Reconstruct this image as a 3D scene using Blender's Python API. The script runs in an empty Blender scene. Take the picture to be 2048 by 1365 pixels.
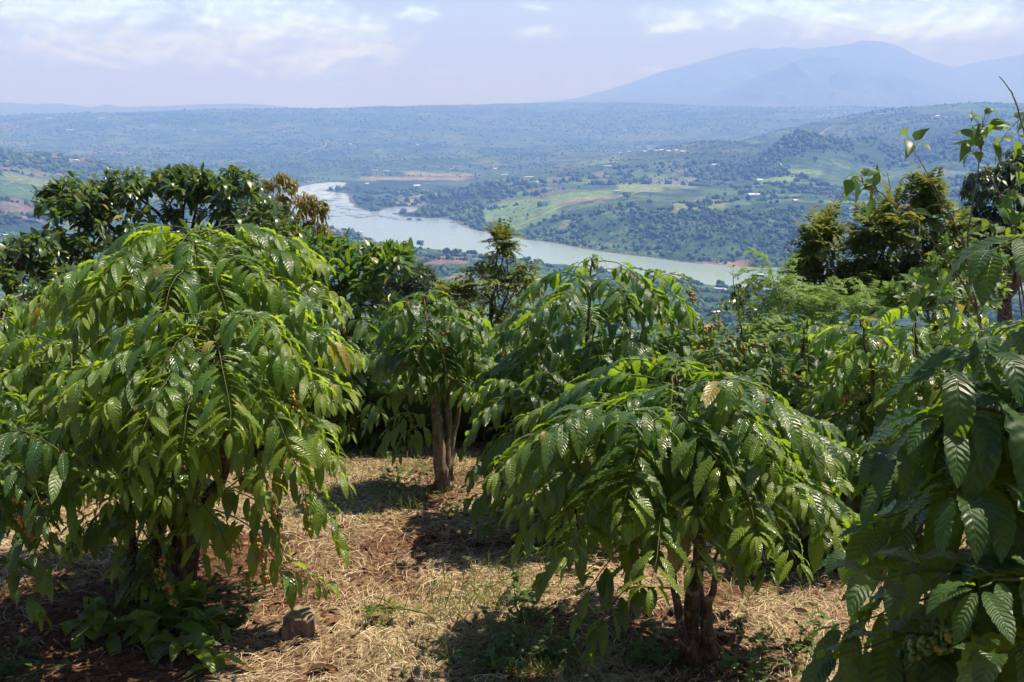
import bpy, math, random
import numpy as np

# ------------------------------------------------------------------ camera, sky, sun, exposure
SC = bpy.context.scene
COL = SC.collection
R = math.radians
FPX = 1991.0                       # 35 mm lens on a 36 mm sensor, in photograph pixels
PITCH = R(13.6)
CAMZ = 3.4
LAKE = -246.0                      # lake level below the plantation
cd = bpy.data.cameras.new('camera'); cam = bpy.data.objects.new('camera', cd); COL.objects.link(cam)
cd.lens = 35.0; cd.sensor_width = 36.0; cd.clip_start = 0.05; cd.clip_end = 60000
cam.location = (0, 0, CAMZ); cam.rotation_euler = (R(90) - PITCH, 0, 0)
SC.camera = cam
SUN_EL, SUN_AZ = R(63), R(70)      # azimuth from +Y (view direction) towards +X
W = bpy.data.worlds.new('World'); SC.world = W; W.use_nodes = True
SC.view_settings.view_transform = 'Standard'; SC.view_settings.look = 'None'
SC.view_settings.exposure = 0.9; SC.view_settings.gamma = 1.0
SKY_STRENGTH = 0.05
sd = bpy.data.lights.new('sun', 'SUN'); sun = bpy.data.objects.new('sun', sd); COL.objects.link(sun)
sd.energy = 5.0; sd.angle = R(0.5); sd.color = (1.0, 0.95, 0.87)
sun.rotation_euler = (R(90) - SUN_EL, 0, -SUN_AZ + math.pi)
SC.render.engine = 'CYCLES'
cy = SC.cycles
cy.max_bounces = 8; cy.diffuse_bounces = 3; cy.glossy_bounces = 2; cy.transmission_bounces = 4; cy.volume_bounces = 1
cy.transparent_max_bounces = 6; cy.caustics_reflective = False; cy.caustics_refractive = False
cy.use_denoising = True; cy.sample_clamp_indirect = 6.0

# ------------------------------------------------------------------ node helpers
class NT:
    def __init__(s, nt): s.nt = nt; s.nt.nodes.clear()
    def n(s, t, **kw):
        nd = s.nt.nodes.new(t)
        for k, v in kw.items():
            if k.startswith('in_'): nd.inputs[k[3:]].default_value = v
            else: setattr(nd, k, v)
        return nd
    def L(s, a, b): s.nt.links.new(a, b)
    def val(s, x, sock):
        if hasattr(x, 'default_value') or hasattr(x, 'links'): s.L(x, sock)
        else: sock.default_value = x
    def m(s, op, a, b=None, c=None, clamp=False):
        nd = s.nt.nodes.new('ShaderNodeMath'); nd.operation = op; nd.use_clamp = clamp
        for i, x in enumerate((a, b, c)):
            if x is not None: s.val(x, nd.inputs[i])
        return nd.outputs[0]
    def mix(s, f, a, b, mode='MIX'):
        nd = s.nt.nodes.new('ShaderNodeMix'); nd.data_type = 'RGBA'; nd.blend_type = mode
        s.val(f, nd.inputs[0])
        for x, sk in ((a, nd.inputs[6]), (b, nd.inputs[7])):
            if isinstance(x, tuple): sk.default_value = (*x[:3], 1)
            else: s.L(x, sk)
        return nd.outputs[2]
    def ss(s, x, lo, hi, a=0.0, b=1.0):
        nd = s.nt.nodes.new('ShaderNodeMapRange'); nd.interpolation_type = 'SMOOTHSTEP'
        s.val(x, nd.inputs[0])
        for i, v in zip((1, 2, 3, 4), (lo, hi, a, b)): nd.inputs[i].default_value = v
        return nd.outputs[0]
    def noise(s, vec, scale, detail=4, rough=0.55, dist=0.0):
        nd = s.nt.nodes.new('ShaderNodeTexNoise')
        if vec is not None: s.L(vec, nd.inputs['Vector'])
        nd.inputs['Scale'].default_value = scale; nd.inputs['Detail'].default_value = detail
        nd.inputs['Roughness'].default_value = rough; nd.inputs['Distortion'].default_value = dist
        return nd
    def ramp(s, f, stops, interp='LINEAR'):
        nd = s.nt.nodes.new('ShaderNodeValToRGB'); cr = nd.color_ramp; cr.interpolation = interp
        while len(cr.elements) > 1: cr.elements.remove(cr.elements[-1])
        cr.elements[0].position = stops[0][0]; cr.elements[0].color = (*stops[0][1], 1)
        for p, c in stops[1:]:
            e = cr.elements.new(p); e.color = (*c, 1)
        s.L(f, nd.inputs[0]); return nd.outputs[0]

def material(name):
    m = bpy.data.materials.new(name); m.use_nodes = True
    return m, NT(m.node_tree)

# sky: Nishita daylight with soft cumulus fixed by compass direction and height above the horizon
def build_world():
    t = NT(W.node_tree)
    out = t.n('ShaderNodeOutputWorld'); bg = t.n('ShaderNodeBackground'); t.L(bg.outputs[0], out.inputs[0])
    sky = t.n('ShaderNodeTexSky'); sky.sky_type = 'NISHITA'; sky.sun_disc = False
    sky.sun_elevation = SUN_EL; sky.sun_rotation = SUN_AZ; sky.altitude = 700; sky.air_density = 1.0
    sky.dust_density = 1.3; sky.ozone_density = 1.2
    tc = t.n('ShaderNodeTexCoord'); sp = t.n('ShaderNodeSeparateXYZ'); t.L(tc.outputs['Generated'], sp.inputs[0])
    x, y, z = sp.outputs
    az = t.m('MULTIPLY', t.m('ARCTAN2', x, y), 57.2958)
    el = t.m('MULTIPLY', t.m('ARCSINE', z), 57.2958)
    cv = t.n('ShaderNodeCombineXYZ'); t.L(az, cv.inputs[0]); t.L(t.m('MULTIPLY', el, 1.9), cv.inputs[1])
    cv2 = t.n('ShaderNodeVectorMath'); cv2.operation = 'ADD'; t.L(cv.outputs[0], cv2.inputs[0]); cv2.inputs[1].default_value = (0.25, -0.55, 0)
    def body(vec):
        a = t.noise(vec, 0.30, 8, 0.57, 0.35).outputs[0]
        b = t.noise(vec, 1.2, 6, 0.6, 0.2).outputs[0]
        return t.m('ADD', t.m('MULTIPLY', a, 0.75), t.m('MULTIPLY', b, 0.25))
    n1 = body(cv.outputs[0]); n2 = body(cv2.outputs[0])
    blobs = [(-23, 4.6, 6.5, 1.6, .9), (-13.5, 4.2, 5.0, 1.7, 1.), (-9.2, 3.3, 3.6, 1.5, 1.0), (-19, 2.7, 9, 1.1, .95), (-11, 2.0, 4, .8, .8), (-5.4, 4.6, 1.4, 0.6, .7),
             (1.5, 3.6, 1.6, 0.5, .75), (1.4, 5.0, 1.7, 0.45, .45), (8.6, 4.2, 2.0, 0.8, .85), (13.0, 4.9, 3.0, 1.1, .9), (17.5, 4.6, 4.2, 1.5, 1.0), (22.5, 3.9, 4.5, 1.5, .95),
             (8, 1.7, 2.5, .35, .5), (30, 4, 5, 2, .9), (-34, 4, 7, 2, .9), (-3.5, 1.6, 3, .4, .3)]
    tot = None
    for a0, e0, sa, se, w in blobs:
        da = t.m('DIVIDE', t.m('SUBTRACT', az, a0), sa); de = t.m('DIVIDE', t.m('SUBTRACT', el, e0), se)
        q = t.m('ADD', t.m('MULTIPLY', da, da), t.m('MULTIPLY', de, de))
        g = t.m('MULTIPLY', t.m('EXPONENT', t.m('MULTIPLY', q, -0.8)), w)
        tot = g if tot is None else t.m('MAXIMUM', tot, g)
    # higher up, out of frame, a broken cumulus deck
    high = t.ss(el, 10, 22, 0, .0); tot = t.m('MAXIMUM', tot, high)
    dens = t.m('ADD', n1, t.m('MULTIPLY', tot, 0.55))
    cl = t.ss(dens, 0.64, 0.96)
    shade = t.ss(t.m('SUBTRACT', n1, n2), -0.10, 0.12)
    skyc = t.n('ShaderNodeVectorMath'); skyc.operation = 'SCALE'; t.L(sky.outputs[0], skyc.inputs[0]); skyc.inputs['Scale'].default_value = SKY_STRENGTH
    skyt = t.mix(1.0, skyc.outputs[0], (0.97, 0.92, 1.08), 'MULTIPLY')
    skyt = t.mix(t.ss(el, 10, 0, 0, .75), skyt, (0.72, 1.12, 1.0))
    ccol = t.mix(shade, (0.74, 1.4, 1.7), (1.42, 2.9, 2.7))
    col = t.mix(t.m('MULTIPLY', cl, t.ss(el, 6.3, 2.8, .24, .9)), skyt, ccol)
    t.L(col, bg.inputs[0]); bg.inputs[1].default_value = 1.0
build_world()

# ------------------------------------------------------------------ geometry helpers
def tag(o, label=None, cat=None, group=None, kind=None):
    if label: o['label'] = label
    if cat: o['category'] = cat
    if group: o['group'] = group
    if kind: o['kind'] = kind
    return o

def thing(name, label, cat, loc=(0, 0, 0), group=None):
    o = bpy.data.objects.new(name, None); COL.objects.link(o); o.location = loc; o.empty_display_size = 0.2
    return tag(o, label, cat, group)

class MB:
    """collects numpy vertex / face arrays and links them as one mesh object"""
    def __init__(s): s.v = []; s.f = []; s.uv = []; s.c = []; s.n = 0
    def add(s, v, f, uv=None, c=None):
        v = np.asarray(v, float).reshape(-1, 3); k = len(v)
        s.v.append(v)
        for a in (f if isinstance(f, list) else [f]):
            if len(a): s.f.append(np.asarray(a, np.int64) + s.n)
        s.uv.append(np.zeros((k, 2)) if uv is None else uv)
        if c is None: c = np.tile([0.5, 0, 0, 1.], (k, 1))
        else:
            c = np.asarray(c, float)
            if c.ndim == 1: c = np.tile(c, (k, 1))
        s.c.append(c); s.n += k
    def build(s, name, mat, parent=None, loc=(0, 0, 0), smooth=True):
        me = bpy.data.meshes.new(name)
        if s.n:
            v = np.concatenate(s.v) - np.asarray(loc, float); me.vertices.add(len(v)); me.vertices.foreach_set('co', v.ravel().astype(np.float32))
            tot = np.concatenate([np.full(len(a), a.shape[1]) for a in s.f]); lv = np.concatenate([a.ravel() for a in s.f])
            me.loops.add(len(lv)); me.loops.foreach_set('vertex_index', lv.astype(np.int32))
            me.polygons.add(len(tot)); st = np.concatenate([[0], np.cumsum(tot)[:-1]])
            me.polygons.foreach_set('loop_start', st.astype(np.int32))
            me.polygons.foreach_set('use_smooth', np.full(len(tot), smooth))
            uv = np.concatenate(s.uv); ul = me.uv_layers.new(name='UVMap'); ul.data.foreach_set('uv', uv[lv].ravel().astype(np.float32))
            ca = me.color_attributes.new('Col', 'FLOAT_COLOR', 'POINT'); ca.data.foreach_set('color', np.concatenate(s.c).ravel().astype(np.float32))
            me.update(calc_edges=True); me.validate()
        for m in (mat if isinstance(mat, (list, tuple)) else [mat]): me.materials.append(m)
        o = bpy.data.objects.new(name, me); COL.objects.link(o)
        if parent is not None: o.parent = parent; o.location = np.asarray(loc, float) - np.asarray(parent.location)
        else: o.location = loc
        return o

CP, SP_ = math.cos(PITCH), math.sin(PITCH)
def ray(px, py):
    cx = (px - 1024) / FPX; c = (682.5 - py) / FPX
    return np.array([cx, CP + c * SP_, -SP_ + c * CP])
def at(px, py, D):
    r = ray(px, py); return np.array([0, 0, CAMZ]) + r * (D / r[1])
def norm(a):
    return a / np.maximum(np.linalg.norm(a, axis=-1, keepdims=True), 1e-9)

# value noise, fractal
_rs = np.random.RandomState(7); _tab = _rs.rand(256, 256)
def vnoise(x, y):
    xi = np.floor(x).astype(int); yi = np.floor(y).astype(int); fx = x - xi; fy = y - yi
    fx = fx * fx * (3 - 2 * fx); fy = fy * fy * (3 - 2 * fy)
    a = _tab[xi & 255, yi & 255]; b = _tab[(xi + 1) & 255, yi & 255]; c = _tab[xi & 255, (yi + 1) & 255]; d = _tab[(xi + 1) & 255, (yi + 1) & 255]
    return (a * (1 - fx) + b * fx) * (1 - fy) + (c * (1 - fx) + d * fx) * fy
def fbm(x, y, o=5, g=0.5):
    s = 0; a = 1; t = 0
    for i in range(o):
        s = s + a * vnoise(x * 2 ** i + 17.3 * i, y * 2 ** i + 9.1 * i); t += a; a *= g
    return s / t - 0.5
def sstep(x, a, b):
    t = np.clip((x - a) / (b - a), 0, 1); return t * t * (3 - 2 * t)

def grid_faces(nu, nv):
    i = np.arange(nu - 1)[:, None]; j = np.arange(nv - 1)[None, :]
    a = i * nv + j
    return np.stack([a, a + nv, a + nv + 1, a + 1], -1).reshape(-1, 4)

# ------------------------------------------------------------------ valley terrain
HTOT = CAMZ - LAKE
def dip(px, py):
    r = ray(px, py); return -r[2] / r[1]
def uof(px, py): r = ray(px, py); return r[0] / r[1]
CPTS = []      # (tan azimuth, D, height above lake)
for px, py, h in [(1000,420,12),(1100,425,35),(1250,400,55),(1400,400,60),(1600,420,60),(1750,420,60),(1050,452,20),(1200,464,26),(1400,484,30),(1550,500,25),(1750,480,40),(2000,470,55),
    (1100,350,45),(1300,340,60),(1500,335,70),(1700,340,80),(1900,345,85),(2100,350,90),(1480,302,78),(1600,318,82),(1800,320,90),(2000,324,95),
    (1500,288,112),(1600,282,135),(1750,280,142),(1900,282,146),(2048,275,145),(1450,287,104),(1550,262,132),(1650,240,165),(1750,226,190),(1900,218,208),(2048,213,220),(2200,210,225),
    (700,400,3),(760,395,6),(850,400,8),(950,385,18),(900,372,8),(800,352,2),(700,352,3),(900,350,3),(1000,340,12),(1100,330,20),(900,322,15),(700,332,8),(500,330,10),(300,332,20),(1200,312,25),(1350,305,35),
    (100,300,25),(300,290,30),(500,290,30),(700,290,30),(900,290,30),(1100,280,40),(1300,270,50),(100,265,75),(400,258,85),(700,253,95),(1000,248,100),(1200,244,108),(1400,245,105),
    (-200,242,125),(0,240,130),(200,232,150),(400,222,175),(600,222,176),(800,216,190),(1000,210,208),(1200,208,214),(1400,211,208),(1600,214,198),(1750,217,190),
    (0,315,110),(150,322,82),(300,336,40),(-200,310,120),(0,345,92),(100,360,72),(0,390,76),(-200,390,90),(40,430,60),(80,470,40),(0,475,50),(200,420,30),(400,420,8),(560,420,4),
    (690,470,4),(740,500,10),(820,505,6),(900,520,12),(1000,530,16),(1100,560,12),(1420,590,12),(1600,610,10),(1800,640,14),(750,540,22),(500,520,20),(200,540,50),(0,560,70),(900,560,30)]:
    CPTS.append((uof(px, py), (HTOT - h) / dip(px, py), h))
CPTS += [(uof(p, 230), d, h) for p, d, h in [(1500,4700,60),(1700,5500,120),(1900,6200,150),(2100,6400,160)]]
for px in range(-600, 2700, 400):
    px_, px = px, uof(px, 300)
    CPTS += [(px, 11000, 20 if px_ < 700 else 150), (px, 18000, -60), (px, 12, 244.6), (px, 40, 236), (px, 120, 214), (px, 300, 165), (px, 600, 92)]
for px in (uof(-500, 300), uof(2500, 300)): CPTS += [(px, 1100, 60), (px, 2000, 80), (px, 4000, 120), (px, 7500, 190)]
_c = np.array(CPTS, float)
_KU, _KV = 2.2, 1.0
_cu = _c[:, 0]; _cv = np.log(_c[:, 1])
def _phi(r2): return np.where(r2 > 0, 0.5 * r2 * np.log(np.maximum(r2, 1e-12)), 0)
_n = len(_c)
_A = np.zeros((_n + 3, _n + 3))
_X = np.stack([_cu * _KU, _cv * _KV], 1)
_A[:_n, :_n] = _phi(((_X[:, None] - _X[None]) ** 2).sum(-1)) + np.eye(_n) * 1e-4
_A[:_n, _n] = 1; _A[:_n, _n + 1:] = _X; _A[_n:, :_n] = _A[:_n, _n:].T
_w = np.linalg.solve(_A, np.concatenate([_c[:, 2], [0, 0, 0]]))
def rbf(u, v):
    q = np.stack([u * _KU, v * _KV], -1).reshape(-1, 2); o = np.zeros(len(q))
    for s in range(0, len(q), 20000):
        b = q[s:s + 20000]
        o[s:s + 20000] = _phi(((b[:, None] - _X[None]) ** 2).sum(-1)) @ _w[:_n] + _w[_n] + b @ _w[_n + 1:]
    return o.reshape(np.shape(u))
def lakept(px, py):
    return at(px, py, HTOT / dip(px, py))[:2]
SHORE = [(560,390),(600,374),(629,368),(660,365),(692,366),(690,374),(664,379),(640,382),(692,388),(699,406),(710,415),(721,419),(741,424),(761,423),(770,418),(800,414),(838,416),(834,421),(812,425),(783,427),(805,434),(850,437),(890,438),(906,443),(918,450),(941,461),(996,467),(1040,478),(1113,489),(1186,500),(1259,511),(1300,516),(1348,522),(1400,528),(1458,531),(1524,537),(1597,540),(1680,548),(1800,556),(1950,566),(2200,580),
         (2200,615),(1950,600),(1700,588),(1600,584),(1494,576),(1421,571),(1370,562),(1250,546),(1149,532),(1058,521),(966,507),(915,503),(849,497),(805,492),(770,487),(754,483),(735,474),(720,466),(690,461),(668,456),(640,446),(600,430),(560,412)]
LK = np.array([lakept(*p) for p in SHORE])
def lake_sd(x, y):
    P = np.stack([x, y], -1).reshape(-1, 2); best = np.full(len(P), 1e18); ins = np.zeros(len(P), bool)
    for i in range(len(LK)):
        a, b = LK[i], LK[(i + 1) % len(LK)]; ab = b - a; ap = P - a
        t = np.clip((ap @ ab) / (ab @ ab), 0, 1); d = ((ap - t[:, None] * ab) ** 2).sum(1); best = np.minimum(best, d)
        cond = (a[1] > P[:, 1]) != (b[1] > P[:, 1])
        xin = (b[0] - a[0]) * (P[:, 1] - a[1]) / (b[1] - a[1] + 1e-12) + a[0]
        ins ^= cond & (P[:, 0] < xin)
    return (np.sqrt(best) * np.where(ins, -1, 1)).reshape(np.shape(x))
def far_height(u, y):
    """height above the lake of the valley at tan(azimuth) u and distance y"""
    x = u * y; h = rbf(u, np.log(y))
    far = sstep(y, 300, 1200)
    h = h + far * (fbm(x / 420, y / 420, 5) * np.clip(y / 110, 8, 55) + fbm(x / 60 + 40, y / 60, 3) * np.clip(y / 330, 2, 10)) * sstep(y, 9e3, 5e3) \
          + far * (1 - sstep(y, 9e3, 5e3)) * fbm(x / 900, y / 900, 5) * 50
    sdv = lake_sd(x, y) + far * fbm(x / 45 + 11, y / 45, 3) * 22
    land = 0.4 + np.maximum(h, 2.0) * sstep(sdv, 0, 170)
    h = np.where(y > 700, np.where(sdv < 0, np.maximum(sdv * 0.25, -6), land), h)
    return h, sdv
U_AX = np.concatenate([np.linspace(-1.7, -0.62, 60)[:-1], np.linspace(-0.62, 0.62, 780), np.linspace(0.62, 1.7, 60)[1:]])
V_AX = np.concatenate([np.linspace(math.log(10.5), math.log(900), 70)[:-1], np.linspace(math.log(900), math.log(9000), 400), np.linspace(math.log(9000), math.log(17000), 30)[1:]])
UU, VV = np.meshgrid(U_AX, V_AX, indexing='ij'); YY = np.exp(VV); XX = UU * YY
HH, SDV = far_height(UU, YY)
def ground_far(u, y):
    """bilinear look-up in the built terrain grid"""
    v = math.log(y); i = int(np.clip(np.searchsorted(U_AX, u) - 1, 0, len(U_AX) - 2)); j = int(np.clip(np.searchsorted(V_AX, v) - 1, 0, len(V_AX) - 2))
    a = (u - U_AX[i]) / (U_AX[i + 1] - U_AX[i]); b = (v - V_AX[j]) / (V_AX[j + 1] - V_AX[j])
    return (HH[i, j] * (1 - a) + HH[i + 1, j] * a) * (1 - b) + (HH[i, j + 1] * (1 - a) + HH[i + 1, j + 1] * a) * b
def hit(px, py, d0=700, d1=12000):
    """first point of the valley seen through the photograph's pixel"""
    r = ray(px, py); u = r[0] / r[1]; s = r[2] / r[1]; y = d0
    while y < d1:
        if HTOT + s * y <= max(ground_far(u, y), 0): break
        y *= 1.004
    return np.array([u * y, y, LAKE + max(ground_far(u, y), 0)])

def patch(px0, py0, px1, py1, soft=0.25):
    """soft-edged oblong in (azimuth, log distance) around the ground seen between two photograph pixels"""
    pc = hit((px0 + px1) / 2, (py0 + py1) / 2); a = hit((px0 + px1) / 2, py1); b = hit((px0 + px1) / 2, py0)
    uc = pc[0] / pc[1]; du = abs(px1 - px0) / 2 / FPX / 1.0
    v0, v1 = sorted((math.log(a[1]), math.log(b[1]))); v1 = max(v1, v0 + 0.012)
    n = fbm(UU * 60, VV * 30, 3) * 0.5
    q = np.maximum(np.abs(UU - uc) / du, np.abs(VV - (v0 + v1) / 2) / ((v1 - v0) / 2)) + n * 0.6
    return 1 - sstep(q, 1 - soft, 1 + soft)
PCOL = np.zeros(UU.shape + (4,))
def paint(w, c):
    global PCOL
    w = w[..., None]; PCOL[..., :3] = PCOL[..., :3] * (1 - w) + np.array(c) * w; PCOL[..., 3:] = np.maximum(PCOL[..., 3:], w)
TAN, DARKG, LIGHTG, MIDG, BROWN, NETTING = (0.23, 0.20, 0.12), (0.022, 0.05, 0.022), (0.14, 0.22, 0.05), (0.07, 0.14, 0.035), (0.15, 0.115, 0.095), (0.012, 0.016, 0.02)
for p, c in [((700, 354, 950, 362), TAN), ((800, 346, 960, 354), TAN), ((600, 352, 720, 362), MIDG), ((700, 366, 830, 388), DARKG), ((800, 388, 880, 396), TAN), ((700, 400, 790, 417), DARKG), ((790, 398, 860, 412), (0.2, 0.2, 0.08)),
             ((880, 372, 1010, 402), NETTING), ((850, 398, 930, 420), NETTING), ((800, 424, 890, 437), DARKG),  # black netting over the farm terraces
             ((960, 400, 1090, 440), LIGHTG), ((1000, 420, 1130, 455), LIGHTG), ((1090, 385, 1230, 405), LIGHTG), ((1230, 368, 1330, 385), (0.18, 0.24, 0.06)), ((1250, 345, 1330, 358), MIDG), ((1120, 395, 1220, 402), (0.24, 0.2, 0.11)),
             ((1512, 355, 1592, 369), (0.17, 0.27, 0.06)), ((1300, 352, 1400, 376), (0.15, 0.2, 0.07)), ((1400, 375, 1520, 392), MIDG), ((1340, 400, 1460, 425), (0.16, 0.2, 0.06)), ((1330, 360, 1380, 372), TAN),
             ((1570, 338, 1650, 350), LIGHTG), ((1150, 320, 1260, 330), LIGHTG), ((1600, 425, 1720, 470), MIDG),
             ((0, 400, 90, 440), BROWN), ((0, 352, 110, 372), (0.15, 0.19, 0.07)), ((0, 372, 90, 398), MIDG), ((100, 312, 180, 322), (0.19, 0.13, 0.08)), ((0, 440, 90, 470), DARKG),
             ((840, 512, 940, 530), (0.17, 0.13, 0.08)), ((660, 460, 700, 470), TAN), ((700, 470, 760, 500), MIDG)]:
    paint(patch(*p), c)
paint(((SDV > -6) & (SDV < 9) & (YY > 900)) * .8, (0.17, 0.15, 0.085))
paint(patch(1405, 522, 1500, 534, .6) * (SDV < 60), (0.30, 0.17, 0.11))
WOOD = np.zeros(UU.shape)
for p, k in [((1380, 262, 2100, 322), 1), ((1040, 432, 1560, 515), .42), ((1250, 452, 1620, 525), .62), ((900, 225, 1500, 245), .6), ((300, 228, 900, 246), .6), ((0, 322, 200, 345), .6), ((1000, 300, 1100, 340), .5), ((300, 325, 700, 345), .6), ((1180, 232, 1420, 255), .5)]:
    WOOD = np.maximum(WOOD, patch(*p, soft=0.5) * k)

def terrain_material():
    m, t = material('valley_fields')
    out = t.n('ShaderNodeOutputMaterial'); b = t.n('ShaderNodeBsdfPrincipled'); t.L(b.outputs[0], out.inputs[0])
    b.inputs['Roughness'].default_value = 0.9; b.inputs['Specular IOR Level'].default_value = 0.15
    geo = t.n('ShaderNodeNewGeometry'); pos = geo.outputs['Position']
    mp = t.n('ShaderNodeMapping'); t.L(pos, mp.inputs[0]); mp.inputs['Scale'].default_value = (1, 1, 0)
    mp.inputs['Rotation'].default_value = (0, 0, 0.5); p2 = mp.outputs[0]
    wn = t.noise(p2, 0.004, 4, .5)
    wv = t.n('ShaderNodeVectorMath'); wv.operation = 'MULTIPLY_ADD'; t.L(wn.outputs['Color'], wv.inputs[0]); wv.inputs[1].default_value = (110, 110, 0); t.L(p2, wv.inputs[2])
    def vor(scale, vec, feature='F1', rnd=1.0):
        v = t.n('ShaderNodeTexVoronoi'); v.feature = feature; t.L(vec, v.inputs['Vector']); v.inputs['Scale'].default_value = scale; v.inputs['Randomness'].default_value = rnd
        return v
    v1 = vor(1 / 95, wv.outputs[0]); s1 = t.n('ShaderNodeSeparateColor'); t.L(v1.outputs['Color'], s1.inputs[0])
    v2 = vor(1 / 32, wv.outputs[0]); s2 = t.n('ShaderNodeSeparateColor'); t.L(v2.outputs['Color'], s2.inputs[0])
    pick = t.m('ADD', t.m('MULTIPLY', s1.outputs[0], .55), t.m('MULTIPLY', s2.outputs[1], .45))
    big = t.noise(p2, 0.0011, 4, .5).outputs[0]
    pick = t.m('ADD', pick, t.m('MULTIPLY', t.m('SUBTRACT', big, 0.5), 0.9))
    field = t.ramp(pick, [(0.10, (0.020, 0.045, 0.020)), (0.32, (0.032, 0.07, 0.026)), (0.48, (0.05, 0.10, 0.032)), (0.66, (0.075, 0.13, 0.04)), (0.80, (0.12, 0.165, 0.06)), (0.92, (0.17, 0.145, 0.09)), (1.0, (0.17, 0.105, 0.075))])
    at_ = t.n('ShaderNodeAttribute'); at_.attribute_name = 'Col'
    at2 = t.n('ShaderNodeAttribute'); at2.attribute_name = 'Wood'
    col = t.mix(at_.outputs['Alpha'], field, at_.outputs['Color'])
    col = t.mix(t.m('MULTIPLY', at2.outputs['Fac'], .6), col, (0.03, 0.062, 0.024))
    # rows of bushes and single crowns within a field
    d1 = vor(1 / 6.0, p2, rnd=.5).outputs['Distance']; d2 = vor(1 / 14.0, p2).outputs['Distance']
    dots = t.m('MULTIPLY', t.ss(d1, .15, .6, .62, 1.15), t.ss(d2, .1, .5, .72, 1.1))
    fine = t.noise(p2, 0.05, 5, .65).outputs[0]
    mod = t.m('MULTIPLY', dots, t.ss(fine, .3, .7, .6, 1.4))
    cc = t.n('ShaderNodeVectorMath'); cc.operation = 'SCALE'; t.L(col, cc.inputs[0]); t.L(t.m('MULTIPLY', mod, .80), cc.inputs['Scale'])
    t.L(cc.outputs[0], b.inputs['Base Color'])
    bp = t.n('ShaderNodeBump'); bp.inputs['Strength'].default_value = 0.7; bp.inputs['Distance'].default_value = 6.0
    t.L(t.m('ADD', t.m('MULTIPLY', t.noise(p2, .03, 5, .6).outputs[0], 1.4), t.m('MULTIPLY', d1, -.45)), bp.inputs['Height']); t.L(bp.outputs[0], b.inputs['Normal'])
    return m
mb = MB()
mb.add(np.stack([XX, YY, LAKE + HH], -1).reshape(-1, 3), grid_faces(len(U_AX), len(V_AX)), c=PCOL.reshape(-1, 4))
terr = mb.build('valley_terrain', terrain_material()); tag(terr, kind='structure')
wa = terr.data.attributes.new('Wood', 'FLOAT', 'POINT'); wa.data.foreach_set('value', WOOD.ravel().astype(np.float32))

# lake
def lake_material():
    m, t = material('lake_water')
    out = t.n('ShaderNodeOutputMaterial'); b = t.n('ShaderNodeBsdfPrincipled'); t.L(b.outputs[0], out.inputs[0])
    geo = t.n('ShaderNodeNewGeometry'); pos = geo.outputs['Position']
    mp = t.n('ShaderNodeMapping'); t.L(pos, mp.inputs[0]); mp.inputs['Scale'].default_value = (1 / 90, 1 / 260, 0)
    n = t.noise(mp.outputs[0], 1.0, 5, .55, .4).outputs[0]
    sp = t.n('ShaderNodeSeparateXYZ'); t.L(pos, sp.inputs[0])
    silt = t.mix(t.ss(sp.outputs[1], 1500, 2300), (0.26, 0.33, 0.25), (0.24, 0.30, 0.34))      # algae-green water near the dam end
    col = t.mix(t.ss(n, .35, .7), silt, (0.23, 0.31, 0.27))
    alg = t.noise(mp.outputs[0], 2.3, 6, .6, .8).outputs[0]
    col = t.mix(t.m('MULTIPLY', t.ss(alg, .62, .72), .5), col, (0.16, 0.22, 0.10))
    weed = t.m('MULTIPLY', t.ss(sp.outputs[1], 2350, 2700), t.ss(alg, .42, .55))
    col = t.mix(t.m('MULTIPLY', weed, .75), col, (0.46, 0.52, 0.50))                            # pale floating weed at the far end
    t.L(col, b.inputs['Base Color']); b.inputs['Roughness'].default_value = 0.16; b.inputs['IOR'].default_value = 1.33
    wv = t.noise(pos, 0.9, 3, .6).outputs[0]
    bp = t.n('ShaderNodeBump'); bp.inputs['Strength'].default_value = 0.25; bp.inputs['Distance'].default_value = .25; t.L(wv, bp.inputs['Height']); t.L(bp.outputs[0], b.inputs['Normal'])
    return m
mb = MB(); gx, gy = np.meshgrid(np.linspace(-1700, 1900, 24), np.linspace(800, 3800, 24), indexing='ij')
mb.add(np.stack([gx, gy, np.full_like(gx, LAKE)], -1), grid_faces(24, 24)); tag(mb.build('lake', lake_material()), kind='structure')

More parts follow.
